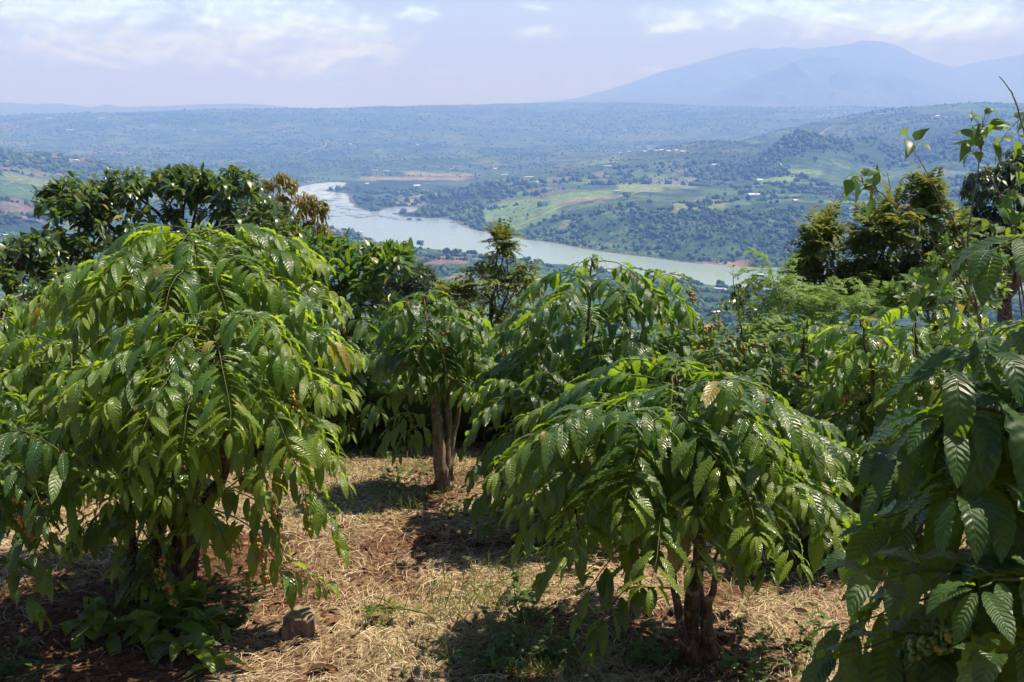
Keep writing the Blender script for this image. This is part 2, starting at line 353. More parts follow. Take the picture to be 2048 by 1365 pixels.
# far mountains
def hill_material(name, c1, c2):
    m, t = material(name)
    out = t.n('ShaderNodeOutputMaterial'); b = t.n('ShaderNodeBsdfPrincipled'); t.L(b.outputs[0], out.inputs[0])
    geo = t.n('ShaderNodeNewGeometry'); n = t.noise(geo.outputs['Position'], 0.0022, 6, .6).outputs[0]
    t.L(t.mix(t.ss(n, .42, .58), c1, c2), b.inputs['Base Color']); b.inputs['Roughness'].default_value = .95
    return m
def ridge(name, prof, D0, depth, mat, seed, back=0.6, under=260, spur=0.0):
    """mountain chain: skyline heights from the photograph at distance D0, falling away towards and behind the viewer"""
    pu = np.array([uof(*p) for p in prof]); ph = np.array([CAMZ - dip(p[0], p[1]) * D0 for p in prof])
    u = np.linspace(pu[0], pu[-1], 420); k = np.linspace(-1, back, 90)
    Ug, Kg = np.meshgrid(u, k, indexing='ij'); y = D0 + Kg * depth; x = Ug * y
    top = np.interp(Ug, pu, ph)
    ker = np.exp(-np.linspace(-2, 2, 5) ** 2); ker /= ker.sum()
    top = np.apply_along_axis(lambda a: np.convolve(np.pad(a, 2, mode='edge'), ker, 'valid'), 0, top)
    fall = np.where(Kg < 0, 1 - np.abs(Kg) ** 1.15, 1 - (Kg / back) ** 2)
    e = np.exp(-(Kg / .10) ** 2)
    rel = top - (-under)
    sp = np.abs(fbm(x / (D0 * .055) + seed, y / (D0 * .16) + seed, 5, .55)) * 2
    h = -under + rel * fall * (1 - (1 - e) * sp * 0.75)
    h = h + fbm(x / (D0 * .012) + seed, y / (D0 * .012), 4) * D0 * .0040 * (1 - 0.3 * e)
    m = MB(); m.add(np.stack([x, y, h], -1), grid_faces(420, 90))
    return tag(m.build(name, mat), kind='structure')
mmat = hill_material('mountain_forest', (0.03, 0.055, 0.03), (0.07, 0.10, 0.05))
ridge('mountain', [(700,240),(900,222),(1020,210),(1060,204),(1120,203),(1160,195),(1230,176),(1270,163),(1300,151),(1350,137),(1400,123),(1450,109),(1490,98),(1510,95),(1535,101),(1560,96),(1580,94),(1605,98),(1650,96),(1700,88),(1725,80),(1745,81),(1775,86),(1800,94),(1830,110),(1860,122),(1900,134),(1930,150),(2000,175),(2100,200),(2300,230)], 18500, 6500, mmat, 3.3)
ridge('mountain', [(1350,230),(1440,185),(1500,160),(1560,135),(1600,118),(1640,112),(1680,116),(1720,132),(1800,152),(1880,175),(1960,198),(2060,225)], 13600, 2600, mmat, 8.7)
ridge('mountain', [(1750,180),(1850,150),(1912,136),(1960,123),(2000,118),(2048,109),(2150,95),(2300,100),(2500,160)], 20500, 4500, mmat, 5.1)
ridge('hills', [(-500,190),(-200,200),(0,206),(60,209),(120,208),(180,215),(215,210),(260,214),(330,213),(400,210),(480,208),(560,214),(620,219),(700,216),(770,213),(800,217),(900,226),(1000,235)], 15500, 4200, mmat, 1.2)

# haze: one even closed volume round the whole scene
mb = MB(); bx = np.array([[-17000, -400, LAKE - 9], [17000, -400, LAKE - 9], [17000, 24500, LAKE - 9], [-17000, 24500, LAKE - 9]], float); tp = bx.copy(); tp[:, 2] = 1280
mb.add(np.concatenate([bx, tp]), np.array([[3, 2, 1, 0], [4, 5, 6, 7], [0, 1, 5, 4], [1, 2, 6, 5], [2, 3, 7, 6], [3, 0, 4, 7]]))
hm, t = material('haze_air'); out = t.n('ShaderNodeOutputMaterial'); pv = t.n('ShaderNodeVolumePrincipled'); t.L(pv.outputs[0], out.inputs['Volume'])
HAZE_D = 2.25e-4
pv.inputs['Density'].default_value = HAZE_D; pv.inputs['Color'].default_value = (0.21, 0.39, 1.0, 1); pv.inputs['Anisotropy'].default_value = 0.0
pv.inputs['Absorption Color'].default_value = (0.64, 0.47, 1.0, 1)
tag(mb.build('haze', hm, smooth=False), kind='stuff')

# ------------------------------------------------------------------ plant materials
def leaf_mat(name, dark, light, young, old=(0.30, 0.22, 0.03), trans=0.35, rough=0.32, spec=0.5, veins=True, nv=11, tcol=(0.30, 0.46, 0.03), bump=0.0035):
    m, t = material(name)
    out = t.n('ShaderNodeOutputMaterial'); p = t.n('ShaderNodeBsdfPrincipled'); tr = t.n('ShaderNodeBsdfTranslucent'); mx = t.n('ShaderNodeMixShader')
    a = t.n('ShaderNodeAttribute'); a.attribute_name = 'Col'; s = t.n('ShaderNodeSeparateColor'); t.L(a.outputs['Color'], s.inputs[0])
    base = t.mix(s.outputs[0], dark, light); base = t.mix(s.outputs[1], base, young); base = t.mix(s.outputs[2], base, old)
    tb = t.mix(s.outputs[0], tuple(c * .7 for c in tcol), tcol); tb = t.mix(s.outputs[2], tb, tuple(min(1, c * 1.3) for c in old))
    geo = t.n('ShaderNodeNewGeometry')
    if veins:
        uv = t.n('ShaderNodeUVMap'); sp = t.n('ShaderNodeSeparateXYZ'); t.L(uv.outputs[0], sp.inputs[0])
        au = t.m('ABSOLUTE', sp.outputs[0])
        ph = t.m('SUBTRACT', t.m('MULTIPLY', sp.outputs[1], float(nv)), t.m('MULTIPLY', t.m('POWER', au, 1.3), 1.5))
        pil = t.m('SUBTRACT', .5, t.m('MULTIPLY', t.m('COSINE', t.m('MULTIPLY', ph, 2 * math.pi)), .5))
        rib = t.ss(au, 0.0, 0.11)
        h = t.m('MULTIPLY', pil, rib)
        bp = t.n('ShaderNodeBump'); bp.inputs['Strength'].default_value = 0.6; bp.inputs['Distance'].default_value = bump
        t.L(h, bp.inputs['Height']); t.L(bp.outputs[0], p.inputs['Normal']); t.L(bp.outputs[0], tr.inputs['Normal'])
        vein = t.m('SUBTRACT', 1.0, t.m('MULTIPLY', t.ss(pil, .0, .35), t.ss(au, .02, .07)))
        base = t.mix(t.m('MULTIPLY', vein, .16), base, (0.13, 0.20, 0.06))
        # blemishes of age along the blade
        nz = t.noise(geo.outputs['Position'], 38, 4, .6).outputs[0]
        base = t.mix(t.m('MULTIPLY', t.ss(nz, .57, .72), .5), base, (0.12, 0.13, 0.03))
    under = t.mix(.42, base, (0.11, 0.17, 0.07)); base = t.mix(geo.outputs['Backfacing'], base, under)
    t.L(base, p.inputs['Base Color']); t.L(tb, tr.inputs['Color'])
    rg = t.m('ADD', t.m('MULTIPLY', geo.outputs['Backfacing'], .25), t.m('ADD', rough, t.m('MULTIPLY', s.outputs[0], .12)))
    t.L(rg, p.inputs['Roughness']); p.inputs['Specular IOR Level'].default_value = spec
    mx.inputs[0].default_value = trans; t.L(p.outputs[0], mx.inputs[1]); t.L(tr.outputs[0], mx.inputs[2]); t.L(mx.outputs[0], out.inputs[0])
    return m
def bark_mat(name, c1, c2, scale=30, lichen=None):
    m, t = material(name)
    out = t.n('ShaderNodeOutputMaterial'); b = t.n('ShaderNodeBsdfPrincipled'); t.L(b.outputs[0], out.inputs[0]); b.inputs['Roughness'].default_value = .9; b.inputs['Specular IOR Level'].default_value = .2
    geo = t.n('ShaderNodeNewGeometry'); mp = t.n('ShaderNodeMapping'); t.L(geo.outputs['Position'], mp.inputs[0]); mp.inputs['Scale'].default_value = (1, 1, .22)
    n = t.noise(mp.outputs[0], scale, 6, .65, .3).outputs[0]
    c = t.mix(t.ss(n, .35, .68), c1, c2)
    if lichen:
        l = t.noise(geo.outputs['Position'], 14, 5, .65).outputs[0]; c = t.mix(t.m('MULTIPLY', t.ss(l, .53, .64), .8), c, lichen)
    t.L(c, b.inputs['Base Color']); bp = t.n('ShaderNodeBump'); bp.inputs['Strength'].default_value = .9; bp.inputs['Distance'].default_value = .012; t.L(n, bp.inputs['Height']); t.L(bp.outputs[0], b.inputs['Normal'])
    return m
def attr_mat(name, stops, rough=.8, spec=.2):
    m, t = material(name); out = t.n('ShaderNodeOutputMaterial'); b = t.n('ShaderNodeBsdfPrincipled'); t.L(b.outputs[0], out.inputs[0])
    a = t.n('ShaderNodeAttribute'); a.attribute_name = 'Col'; s = t.n('ShaderNodeSeparateColor'); t.L(a.outputs['Color'], s.inputs[0])
    t.L(t.ramp(s.outputs[0], stops), b.inputs['Base Color']); b.inputs['Roughness'].default_value = rough; b.inputs['Specular IOR Level'].default_value = spec
    return m
M = {}
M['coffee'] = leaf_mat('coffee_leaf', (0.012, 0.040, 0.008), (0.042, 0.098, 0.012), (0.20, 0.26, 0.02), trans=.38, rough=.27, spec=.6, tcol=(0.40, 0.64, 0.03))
M['coffee_light'] = leaf_mat('coffee_leaf_pale', (0.016, 0.054, 0.009), (0.075, 0.145, 0.014), (0.27, 0.33, 0.03), trans=.42, rough=.27, spec=.6, tcol=(0.54, 0.76, 0.04))  # same leaf with lighter base and translucent colours
M['coffee_shaded'] = leaf_mat('coffee_leaf_shaded', (0.010, 0.034, 0.012), (0.024, 0.066, 0.016), (0.10, 0.17, 0.03), trans=.36, rough=.36, spec=.33, tcol=(0.36, 0.56, 0.03))  # leaf copy for the near bush, its shade put into the darker colours
M['avocado'] = leaf_mat('broad_leaf', (0.020, 0.050, 0.018), (0.050, 0.085, 0.030), (0.12, 0.19, 0.03), trans=.26, rough=.28, spec=.55, veins=False)
M['bright'] = leaf_mat('bright_broad_leaf', (0.030, 0.085, 0.018), (0.065, 0.14, 0.028), (0.15, 0.24, 0.03), trans=.36, rough=.32, veins=False)
M['dense'] = leaf_mat('dark_dense_leaf', (0.010, 0.030, 0.016), (0.022, 0.050, 0.022), (0.03, 0.07, 0.02), trans=.15, rough=.38, spec=.4, veins=False)
M['red'] = leaf_mat('reddish_leaf', (0.045, 0.085, 0.015), (0.10, 0.14, 0.02), (0.22, 0.13, 0.03), old=(0.22, 0.08, 0.02), trans=.48, rough=.4, veins=False, tcol=(0.55, 0.40, 0.04))
M['feather'] = leaf_mat('feathery_leaf', (0.045, 0.098, 0.016), (0.105, 0.17, 0.028), (0.19, 0.22, 0.035), trans=.44, rough=.45, spec=.35, veins=False, tcol=(0.32, 0.34, 0.04))
M['fern'] = leaf_mat('bright_feathery_leaf', (0.11, 0.20, 0.03), (0.18, 0.29, 0.05), (0.24, 0.34, 0.06), trans=.42, rough=.5, spec=.3, veins=False, tcol=(0.34, 0.52, 0.06))
M['heart'] = leaf_mat('pointed_leaf', (0.022, 0.065, 0.016), (0.045, 0.10, 0.022), (0.10, 0.17, 0.03), trans=.36, rough=.42, veins=False)
M['weed'] = leaf_mat('weed_leaf', (0.035, 0.085, 0.025), (0.065, 0.13, 0.035), (0.11, 0.18, 0.05), trans=.36, rough=.55, spec=.3, veins=False)
M['grass'] = leaf_mat('grass_blade', (0.05, 0.10, 0.025), (0.10, 0.16, 0.04), (0.30, 0.26, 0.08), trans=.3, rough=.6, spec=.2, veins=False)
M['dead'] = attr_mat('dead_leaf', [(0, (0.045, 0.020, 0.012)), (.5, (0.11, 0.05, 0.028)), (.8, (0.19, 0.10, 0.05)), (1, (0.28, 0.19, 0.08))])
M['straw'] = attr_mat('straw', [(0, (0.13, 0.075, 0.04)), (.35, (0.34, 0.24, 0.135)), (.75, (0.58, 0.46, 0.28)), (1, (0.72, 0.63, 0.44))])
M['bark'] = bark_mat('coffee_bark', (0.035, 0.027, 0.019), (0.12, 0.09, 0.062), 26, (0.22, 0.21, 0.16))
M['pale_bark'] = bark_mat('pale_bark', (0.10, 0.075, 0.05), (0.30, 0.24, 0.17), 22, (0.33, 0.31, 0.25))
M['twig'] = bark_mat('green_twig', (0.07, 0.085, 0.03), (0.13, 0.14, 0.055), 60)
M['dry_twig'] = bark_mat('dry_twig', (0.12, 0.09, 0.06), (0.26, 0.21, 0.15), 60)
M['cherry'] = attr_mat('coffee_cherry', [(0, (0.060, 0.11, 0.02)), (.35, (0.20, 0.19, 0.03)), (.6, (0.36, 0.20, 0.03)), (.85, (0.36, 0.09, 0.025)), (1, (0.26, 0.02, 0.025))], rough=.3, spec=.5)

rng = np.random.RandomState(11)
# ------------------------------------------------------------------ plant geometry
def width_profile(t, kind):
    if kind == 'coffee': w = np.sin(np.pi * np.clip(t, 0, 1) ** .86) ** .78; return w * (1 - .25 * sstep(t, .8, 1)) + .012
    if kind == 'heart': return np.where(t < .28, np.sin(np.pi / 2 * t / .28) ** .8, 1 - ((t - .28) / .72) ** 1.15) + .01
    return np.sin(np.pi * np.clip(t, 0, 1) ** .95) ** .85 + .012
def leaves(mb, P, D, UP, L, Wd, droop, fold=.25, wave=0.0, nl=6, nu=3, col=None, kind='plain', curl=0.0, waves=7):
    """P base points, D start directions, UP rough upper side, L lengths, Wd widths, droop 0..1 how far the blade bends to hang"""
    N = len(P)
    if N == 0: return
    L = np.broadcast_to(L, (N,)).astype(float); Wd = np.broadcast_to(Wd, (N,)).astype(float); droop = np.broadcast_to(droop, (N,)).astype(float)
    D = norm(D); S = norm(np.cross(D, UP) + 1e-6); down = np.array([0, 0, -1.])
    t = np.linspace(0, 1, nl + 1)
    pos = np.zeros((N, nl + 1, 3)); dirs = np.zeros((N, nl + 1, 3)); p = P.astype(float).copy()
    for k in range(nl + 1):
        b = (droop * np.clip(t[k] * 1.35, 0, 1) ** 1.0)[:, None]
        d = norm(D * (1 - b) + down * b + 1e-7); dirs[:, k] = d
        if k: p = p + d * (L / nl)[:, None]
        pos[:, k] = p
    Nn = norm(np.cross(np.repeat(S[:, None], nl + 1, 1), dirs))
    u = np.linspace(-1, 1, nu + 1)
    w = width_profile(t, kind)[None, :, None] * (Wd / 2)[:, None, None]
    ph = rng.rand(N, 2) * 6.28
    au = np.abs(u)[None, None, :]
    phs = np.where(u[None, None, :] < 0, ph[:, 0][:, None, None], ph[:, 1][:, None, None])
    wv = wave * Wd[:, None, None] * np.sin(t[None, :, None] * 2 * np.pi * waves + phs) * au ** 2 * np.sin(np.pi * np.clip(t, .02, .98))[None, :, None]
    lift = fold * au * w + wv - curl * au ** 2 * w
    v = pos[:, :, None] + S[:, None, None] * (u[None, None, :] * w)[..., None] * math.cos(fold) + Nn[:, :, None] * lift[..., None]
    q = (nl + 1) * (nu + 1)
    f1 = grid_faces(nl + 1, nu + 1)
    F = (f1[None] + (np.arange(N) * q)[:, None, None]).reshape(-1, 4)[:, ::-1]
    uv = np.stack([np.broadcast_to(u[None, :], (nl + 1, nu + 1)), np.broadcast_to(t[:, None], (nl + 1, nu + 1))], -1).reshape(1, q, 2)
    if col is None: col = np.stack([rng.rand(N), np.zeros(N), np.zeros(N), np.ones(N)], 1)
    mb.add(v.reshape(-1, 3), F, np.broadcast_to(uv, (N, q, 2)).reshape(-1, 2), np.repeat(col, q, 0))
def tube(mb, pts, rad, sides=5, knob=0.0, c=None):
    pts = np.asarray(pts, float); n = len(pts)
    rad = np.asarray(rad, float) if np.ndim(rad) else np.full(n, rad)
    tg = norm(np.gradient(pts, axis=0)); ref = np.array([0.31, 0.83, 0.47]); a = norm(np.cross(tg, ref)); b = np.cross(tg, a)
    th = np.linspace(0, 2 * np.pi, sides, endpoint=False)
    rr = rad[:, None] * (1 + (knob * (rng.rand(n, sides) - .5) if knob else 0))
    v = pts[:, None] + (a[:, None] * np.cos(th)[None, :, None] + b[:, None] * np.sin(th)[None, :, None]) * np.broadcast_to(rr, (n, sides))[..., None]
    i = np.arange(n - 1)[:, None] * sides; j = np.arange(sides)[None, :]; k = (j + 1) % sides
    f = np.stack([i + j, i + k, i + sides + k, i + sides + j], -1).reshape(-1, 4)
    v = np.concatenate([v.reshape(-1, 3), pts[:1], pts[-1:]])
    e = (n - 1) * sides; j = np.arange(sides); k = (j + 1) % sides
    caps = np.concatenate([np.stack([k, j, np.full(sides, n * sides)], 1), np.stack([e + j, e + k, np.full(sides, n * sides + 1)], 1)])
    mb.add(v, [f, caps], c=c)
def curve(pts, n=10):
    """smooth polyline through the control points"""
    pts = np.asarray(pts, float); m = len(pts)
    if m == 2: return pts[0] + (pts[1] - pts[0]) * np.linspace(0, 1, n)[:, None]
    e = np.concatenate([[2 * pts[0] - pts[1]], pts, [2 * pts[-1] - pts[-2]]]); out = []
    for i in range(m - 1):
        p0, p1, p2, p3 = e[i:i + 4]
        for t in np.linspace(0, 1, max(2, n // (m - 1)), endpoint=False):
            out.append(.5 * (2 * p1 + (p2 - p0) * t + (2 * p0 - 5 * p1 + 4 * p2 - p3) * t * t + (-p0 + 3 * p1 - 3 * p2 + p3) * t ** 3))
    out.append(pts[-1]); return np.array(out)
def wobble(pts, amp):
    pts = np.array(pts); n = len(pts); w = np.cumsum(rng.randn(n, 3), 0); w -= np.linspace(0, 1, n)[:, None] * w[-1]
    return pts + w * amp
def gz(x, y):
    """height of the plantation ground"""
    x = np.asarray(x, float); y = np.asarray(y, float)
    z = -0.085 * (y - 5.3)
    z = np.where(y < 4.8, 0.0425 + 1.8 * np.clip((4.8 - y) / 4.8, 0, 1.6) ** 1.15, z)
    z = z - sstep(y, 12, 40) * 0.0 - np.maximum(y - 12.5, 0) * 0.22
    return z + fbm(x * .55 + 3, y * .55, 3) * .16 * sstep(y, 3, 5)
def berries(name, node_pts, parent, ripe=0.35, per=12, r=.0100, spread=.020):
    mb = MB(); th = np.linspace(0, np.pi, 5); ph = np.linspace(0, 2 * np.pi, 7)[:-1]
    sv = np.stack([np.sin(th)[:, None] * np.cos(ph), np.sin(th)[:, None] * np.sin(ph), np.repeat(np.cos(th)[:, None], 6, 1) * 1.12], -1).reshape(-1, 3)
    i = np.arange(4)[:, None] * 6; j = np.arange(6)[None]; k = (j + 1) % 6
    f = np.stack([i + j, i + 6 + j, i + 6 + k, i + k], -1).reshape(-1, 4)
    for p in node_pts:
        n = rng.randint(int(per * .6), int(per * 1.4) + 1)
        for _ in range(n):
            d = norm(rng.randn(3)); c = np.asarray(p) + d * spread * (.7 + .6 * rng.rand()); rr = r * (.8 + .4 * rng.rand())
            g = np.clip(ripe + rng.randn() * .16, 0, 1)
            mb.add(c + sv * rr, f, c=(g, 0, 0, 1))
    if len(node_pts) > 1: tube(mb, node_pts, .004, 5, c=(.05, 0, 0, 1))
    return mb.build(name, M['cherry'], parent, loc=node_pts[0])

def lateral_leaves(mb, tw, pts, L=.23, t0=.25, gap=.062, hi=True, young=.25, droop=.8, dens=1.0, rad=.005, old=.03, wr=1.0):
    """one side branch (a smooth polyline) with opposite pairs of hanging leaves; twigs go to tw"""
    pts = np.asarray(pts); seg = np.linalg.norm(np.diff(pts, axis=0), axis=1); s = np.concatenate([[0], np.cumsum(seg)]); tot = s[-1]
    tube(tw, pts, np.linspace(rad, rad * .35, len(pts)), 5)
    q = np.arange(t0 * tot, tot, gap)
    if len(q) == 0: return
    q = np.clip(q + (rng.rand(len(q)) - .5) * gap * .4, 0, tot)
    P = np.stack([np.interp(q, s, pts[:, i]) for i in range(3)], 1)
    q2 = np.clip(q + .02, 0, tot); q1 = np.clip(q - .02, 0, tot)
    T = norm(np.stack([np.interp(q2, s, pts[:, i]) - np.interp(q1, s, pts[:, i]) for i in range(3)], 1))
    side = norm(np.cross(T, np.array([0, 0, 1.])) + 1e-6); fr = q / tot
    Ps, Ds, Ls, Cs, Dr = [], [], [], [], []
    for sg in (-1, 1):
        keep = rng.rand(len(q)) < dens
        n = keep.sum()
        sway = (rng.rand(n, 3) - .5) * .5
        d = T[keep] * (.30 + .25 * rng.rand(n))[:, None] + side[keep] * sg * (.55 + .35 * rng.rand(n))[:, None] + np.array([0, 0, .30]) * (rng.rand(n)[:, None] - .35) + sway * .55
        Ps.append(P[keep]); Ds.append(d)
        f = fr[keep]; tip = sstep(f, .72, 1.0)
        Ls.append(L * (.52 + .80 * rng.rand(n)) * (1 - .38 * tip)); Dr.append(np.clip(droop + .22 * rng.randn(n) - .12 * tip, .15, .98))
        g = np.clip(young * tip + rng.rand(n) * .5 * young, 0, 1); o = (rng.rand(n) < old) * (.35 + .6 * rng.rand(n))
        Cs.append(np.stack([rng.rand(n), g, o, np.ones(n)], 1))
    # leaves that close the tip
    d = T[-1:] + np.array([[0, 0, .1]]); n = 3
    dd = np.repeat(d, n, 0) + rng.randn(n, 3) * .45; Ps.append(np.repeat(pts[-1:], n, 0)); Ds.append(dd); Ls.append(L * np.array([.6, .5, .32])); Dr.append(np.array([.6, .6, .3]))
    Cs.append(np.stack([rng.rand(n), np.clip(young * np.array([1.2, 1.4, 2.2]), 0, 1), np.zeros(n), np.ones(n)], 1))
    Ps, Ds, Ls, Cs, Dr = map(np.concatenate, (Ps, Ds, Ls, Cs, Dr))
    pet = norm(Ds) * .018
    kw = dict(nl=18, nu=4, wave=.085) if hi == 2 else dict(nl=12, nu=4, wave=.10, waves=4.5) if hi else dict(nl=6, nu=2, wave=.05, waves=2.5)
    leaves(mb, Ps + pet, Ds, np.array([0, 0, 1.]) + rng.randn(len(Ps), 3) * .22, Ls, Ls * wr * (.265 + .07 * rng.rand(len(Ls))), Dr, fold=.30, kind='coffee', col=Cs, curl=.15, **kw)
def arch(p0, az, length, rise, sag, n=12, bend=0.0):
    """branch leaving p0 towards compass angle az, rising then bowing down under its leaves"""
    t = np.linspace(0, 1, n); a = az + bend * t
    x = np.cumsum(np.sin(a)) / n * length; y = np.cumsum(np.cos(a)) / n * length
    z = length * (rise * t - sag * t ** 2)
    return wobble(np.asarray(p0) + np.stack([x - x[0], y - y[0], z], 1), length * .008)
def at_len(pts, f):
    pts = np.asarray(pts); s = np.concatenate([[0], np.cumsum(np.linalg.norm(np.diff(pts, axis=0), axis=1))]); q = f * s[-1]
    return np.array([np.interp(q, s, pts[:, i]) for i in range(3)])
GOLD = 2.399963
def coffee_tree(label, base, stems, crown, extra=(), group='coffee trees in the plantation', hi=1, mat='coffee', bark='bark', clusters=(), L=.23, young=.25, name='coffee_tree', old=.022, droop=.70, wr=1.0):
    """stems: list of (control points, base radius); crown: dicts for side branches along a stem; extra: hand-laid branches"""
    root = thing(name, label, 'coffee tree', base, group)
    lf, tw = MB(), MB(); st = []
    for pts, r in stems:
        c = wobble(curve(pts, 22), .006); st.append(c)
        m = MB(); n = len(c); rr = r * np.linspace(1, .10, n) ** 1.15; rr[:3] *= np.array([1.25, 1.12, 1.04])
        tube(m, c, rr, 9, knob=.22); m.build('trunk', M[bark], root, loc=base)
    for cr in crown:
        c = st[cr.get('stem', 0)]; n = cr['n']; a0 = cr.get('az', rng.rand() * 6.28); span = cr.get('span', None)
        for i in range(n):
            f = cr['f0'] + (cr['f1'] - cr['f0']) * (i + .5) / n
            az = a0 + i * GOLD if span is None else a0 + (rng.rand() - .5) * span
            k = (i + .5) / n                                   # 0 low, 1 top
            ln = (cr['l0'] * (1 - k) + cr['l1'] * k) * (.8 + .4 * rng.rand())
            sx = math.sin(az); ln *= cr.get('right', 1.) if sx > .3 else cr.get('left', 1.) if sx < -.3 else 1.
            if math.cos(az) < -.5: ln *= cr.get('front', 1.)
            p = arch(at_len(c, f), az, ln, cr.get('rise', .55) * .85 * (.7 + .6 * rng.rand()), cr.get('sag', .8) * .82 * (.75 + .5 * rng.rand()), bend=(rng.rand() - .5) * .5)
            lateral_leaves(lf, tw, p, L=cr.get('L', L), t0=cr.get('t0', .28) + .12, hi=cr.get('hi', hi), young=cr.get('young', young), old=old, droop=cr.get('droop', droop), wr=wr, gap=cr.get('gap', .050), dens=cr.get('dens', .9))
    for ex in extra:
        p = wobble(curve(ex['pts'], 14), .006)
        lateral_leaves(lf, tw, p, L=ex.get('L', L), t0=ex.get('t0', .25), hi=ex.get('hi', hi), young=ex.get('young', young), old=old, wr=wr, gap=ex.get('gap', .062), droop=ex.get('droop', droop), dens=ex.get('dens', .95), rad=ex.get('rad', .006))
    for c in st:
        n = 8; d = np.stack([rng.randn(n), rng.randn(n), .35 + .5 * rng.rand(n)], 1)
        leaves(lf, np.repeat(c[-1:], n, 0), d, np.tile([0, 0, 1.], (n, 1)), L * (.45 + .4 * rng.rand(n)), L * .3 * (.45 + .4 * rng.rand(n)), .75, fold=.3, wave=.1, nl=12, nu=4, kind='coffee', col=np.stack([rng.rand(n), np.clip(young * 1.5 * rng.rand(n), 0, 1), np.zeros(n), np.ones(n)], 1))
    tw.build('branches', M['twig'], root, loc=base)
    lf.build('crown', M[mat], root, loc=base)
    for pts, ripe in clusters: berries('cherry_cluster', pts, root, ripe)
    return root
def spike(p0, p1, n, jit=.008):
    p0 = np.asarray(p0); p1 = np.asarray(p1); t = np.linspace(0, 1, n)[:, None]
    return list(p0 + (p1 - p0) * t + rng.randn(n, 3) * jit)
def G(px, py_guess, D):
    """point on the ground under a photograph column at distance D"""
    p = at(px, py_guess, D); return np.array([p[0], p[1], float(gz(p[0], p[1]))])

# ------------------------------------------------------------------ broadleaf trees
def rosettes(mb, tips, dirs, n, L, Wr, nl, nu, droop, spread=.8, young=.2, kind='plain', old=.02, back=.12, up=.15, fold=.2):
    """leaves set round each twig end"""
    K = len(tips); P = np.repeat(tips, n, 0); T = np.repeat(norm(dirs), n, 0); N = K * n
    back_ = rng.rand(N) * back; P = P - T * back_[:, None]
    r = norm(rng.randn(N, 3)); r = norm(r - (r * T).sum(1)[:, None] * T)
    d = T * (1 - spread * .6) + r * spread + np.array([0, 0, up])
    g = np.clip(young * (1 - back_ / max(back, 1e-6)) * (rng.rand(N) * 1.5), 0, 1); o = (rng.rand(N) < old) * (.4 + .6 * rng.rand(N))
    tint = np.repeat(rng.rand(K), n) * .6 + rng.rand(N) * .4
    Ls = L * (.65 + .6 * rng.rand(N))
    leaves(mb, P, d, np.tile([0, 0, 1.], (N, 1)) + rng.randn(N, 3) * .3, Ls, Ls * Wr, droop * (.6 + .8 * rng.rand(N)), fold=fold, nl=nl, nu=nu, col=np.stack([tint, g, o, np.ones(N)], 1), kind=kind)
def pinnate(mb, P, D, L, pairs, leaflet, Wr, droop=.35, young=.2, nl=2, sub=None):
    """feather leaves: a drooping stalk with opposite leaflets"""
    K = len(P); D = norm(D); down = np.array([0, 0, -1.]); side = norm(np.cross(D, np.array([0, 0, 1.])) + rng.randn(K, 3) * .12)
    t = np.linspace(.15, 1, pairs); pos = np.zeros((K, pairs, 3)); dr = np.zeros((K, pairs, 3)); p = P.copy(); last = 0
    L = np.broadcast_to(L, (K,))
    for i, tt in enumerate(t):
        b = droop * tt; d = norm(D * (1 - b) + down * b); p = p + d * ((tt - last) * L)[:, None]; last = tt; pos[:, i] = p; dr[:, i] = d
    tint = rng.rand(K); yg = np.clip(young * rng.rand(K) * 1.6, 0, 1)
    for sg in (-1, 1):
        d = dr * .45 + side[:, None] * sg * .85 + rng.randn(K, pairs, 3) * .10
        Lf = leaflet * (1 - .35 * np.abs(t - .45) * 2)[None] * (.85 + .3 * rng.rand(K, pairs))
        c = np.stack([np.repeat(tint[:, None], pairs, 1), np.repeat(yg[:, None], pairs, 1), np.zeros((K, pairs)), np.ones((K, pairs))], -1).reshape(-1, 4)
        up = np.cross(side[:, None] * np.ones_like(dr), dr).reshape(-1, 3)
        if sub: pinnate(mb, pos.reshape(-1, 3), d.reshape(-1, 3), Lf.ravel(), *sub)
        else: leaves(mb, pos.reshape(-1, 3), d.reshape(-1, 3), up, Lf.ravel(), Lf.ravel() * Wr, .25, fold=.08, nl=nl, nu=2 if nl > 1 else 1, col=c)
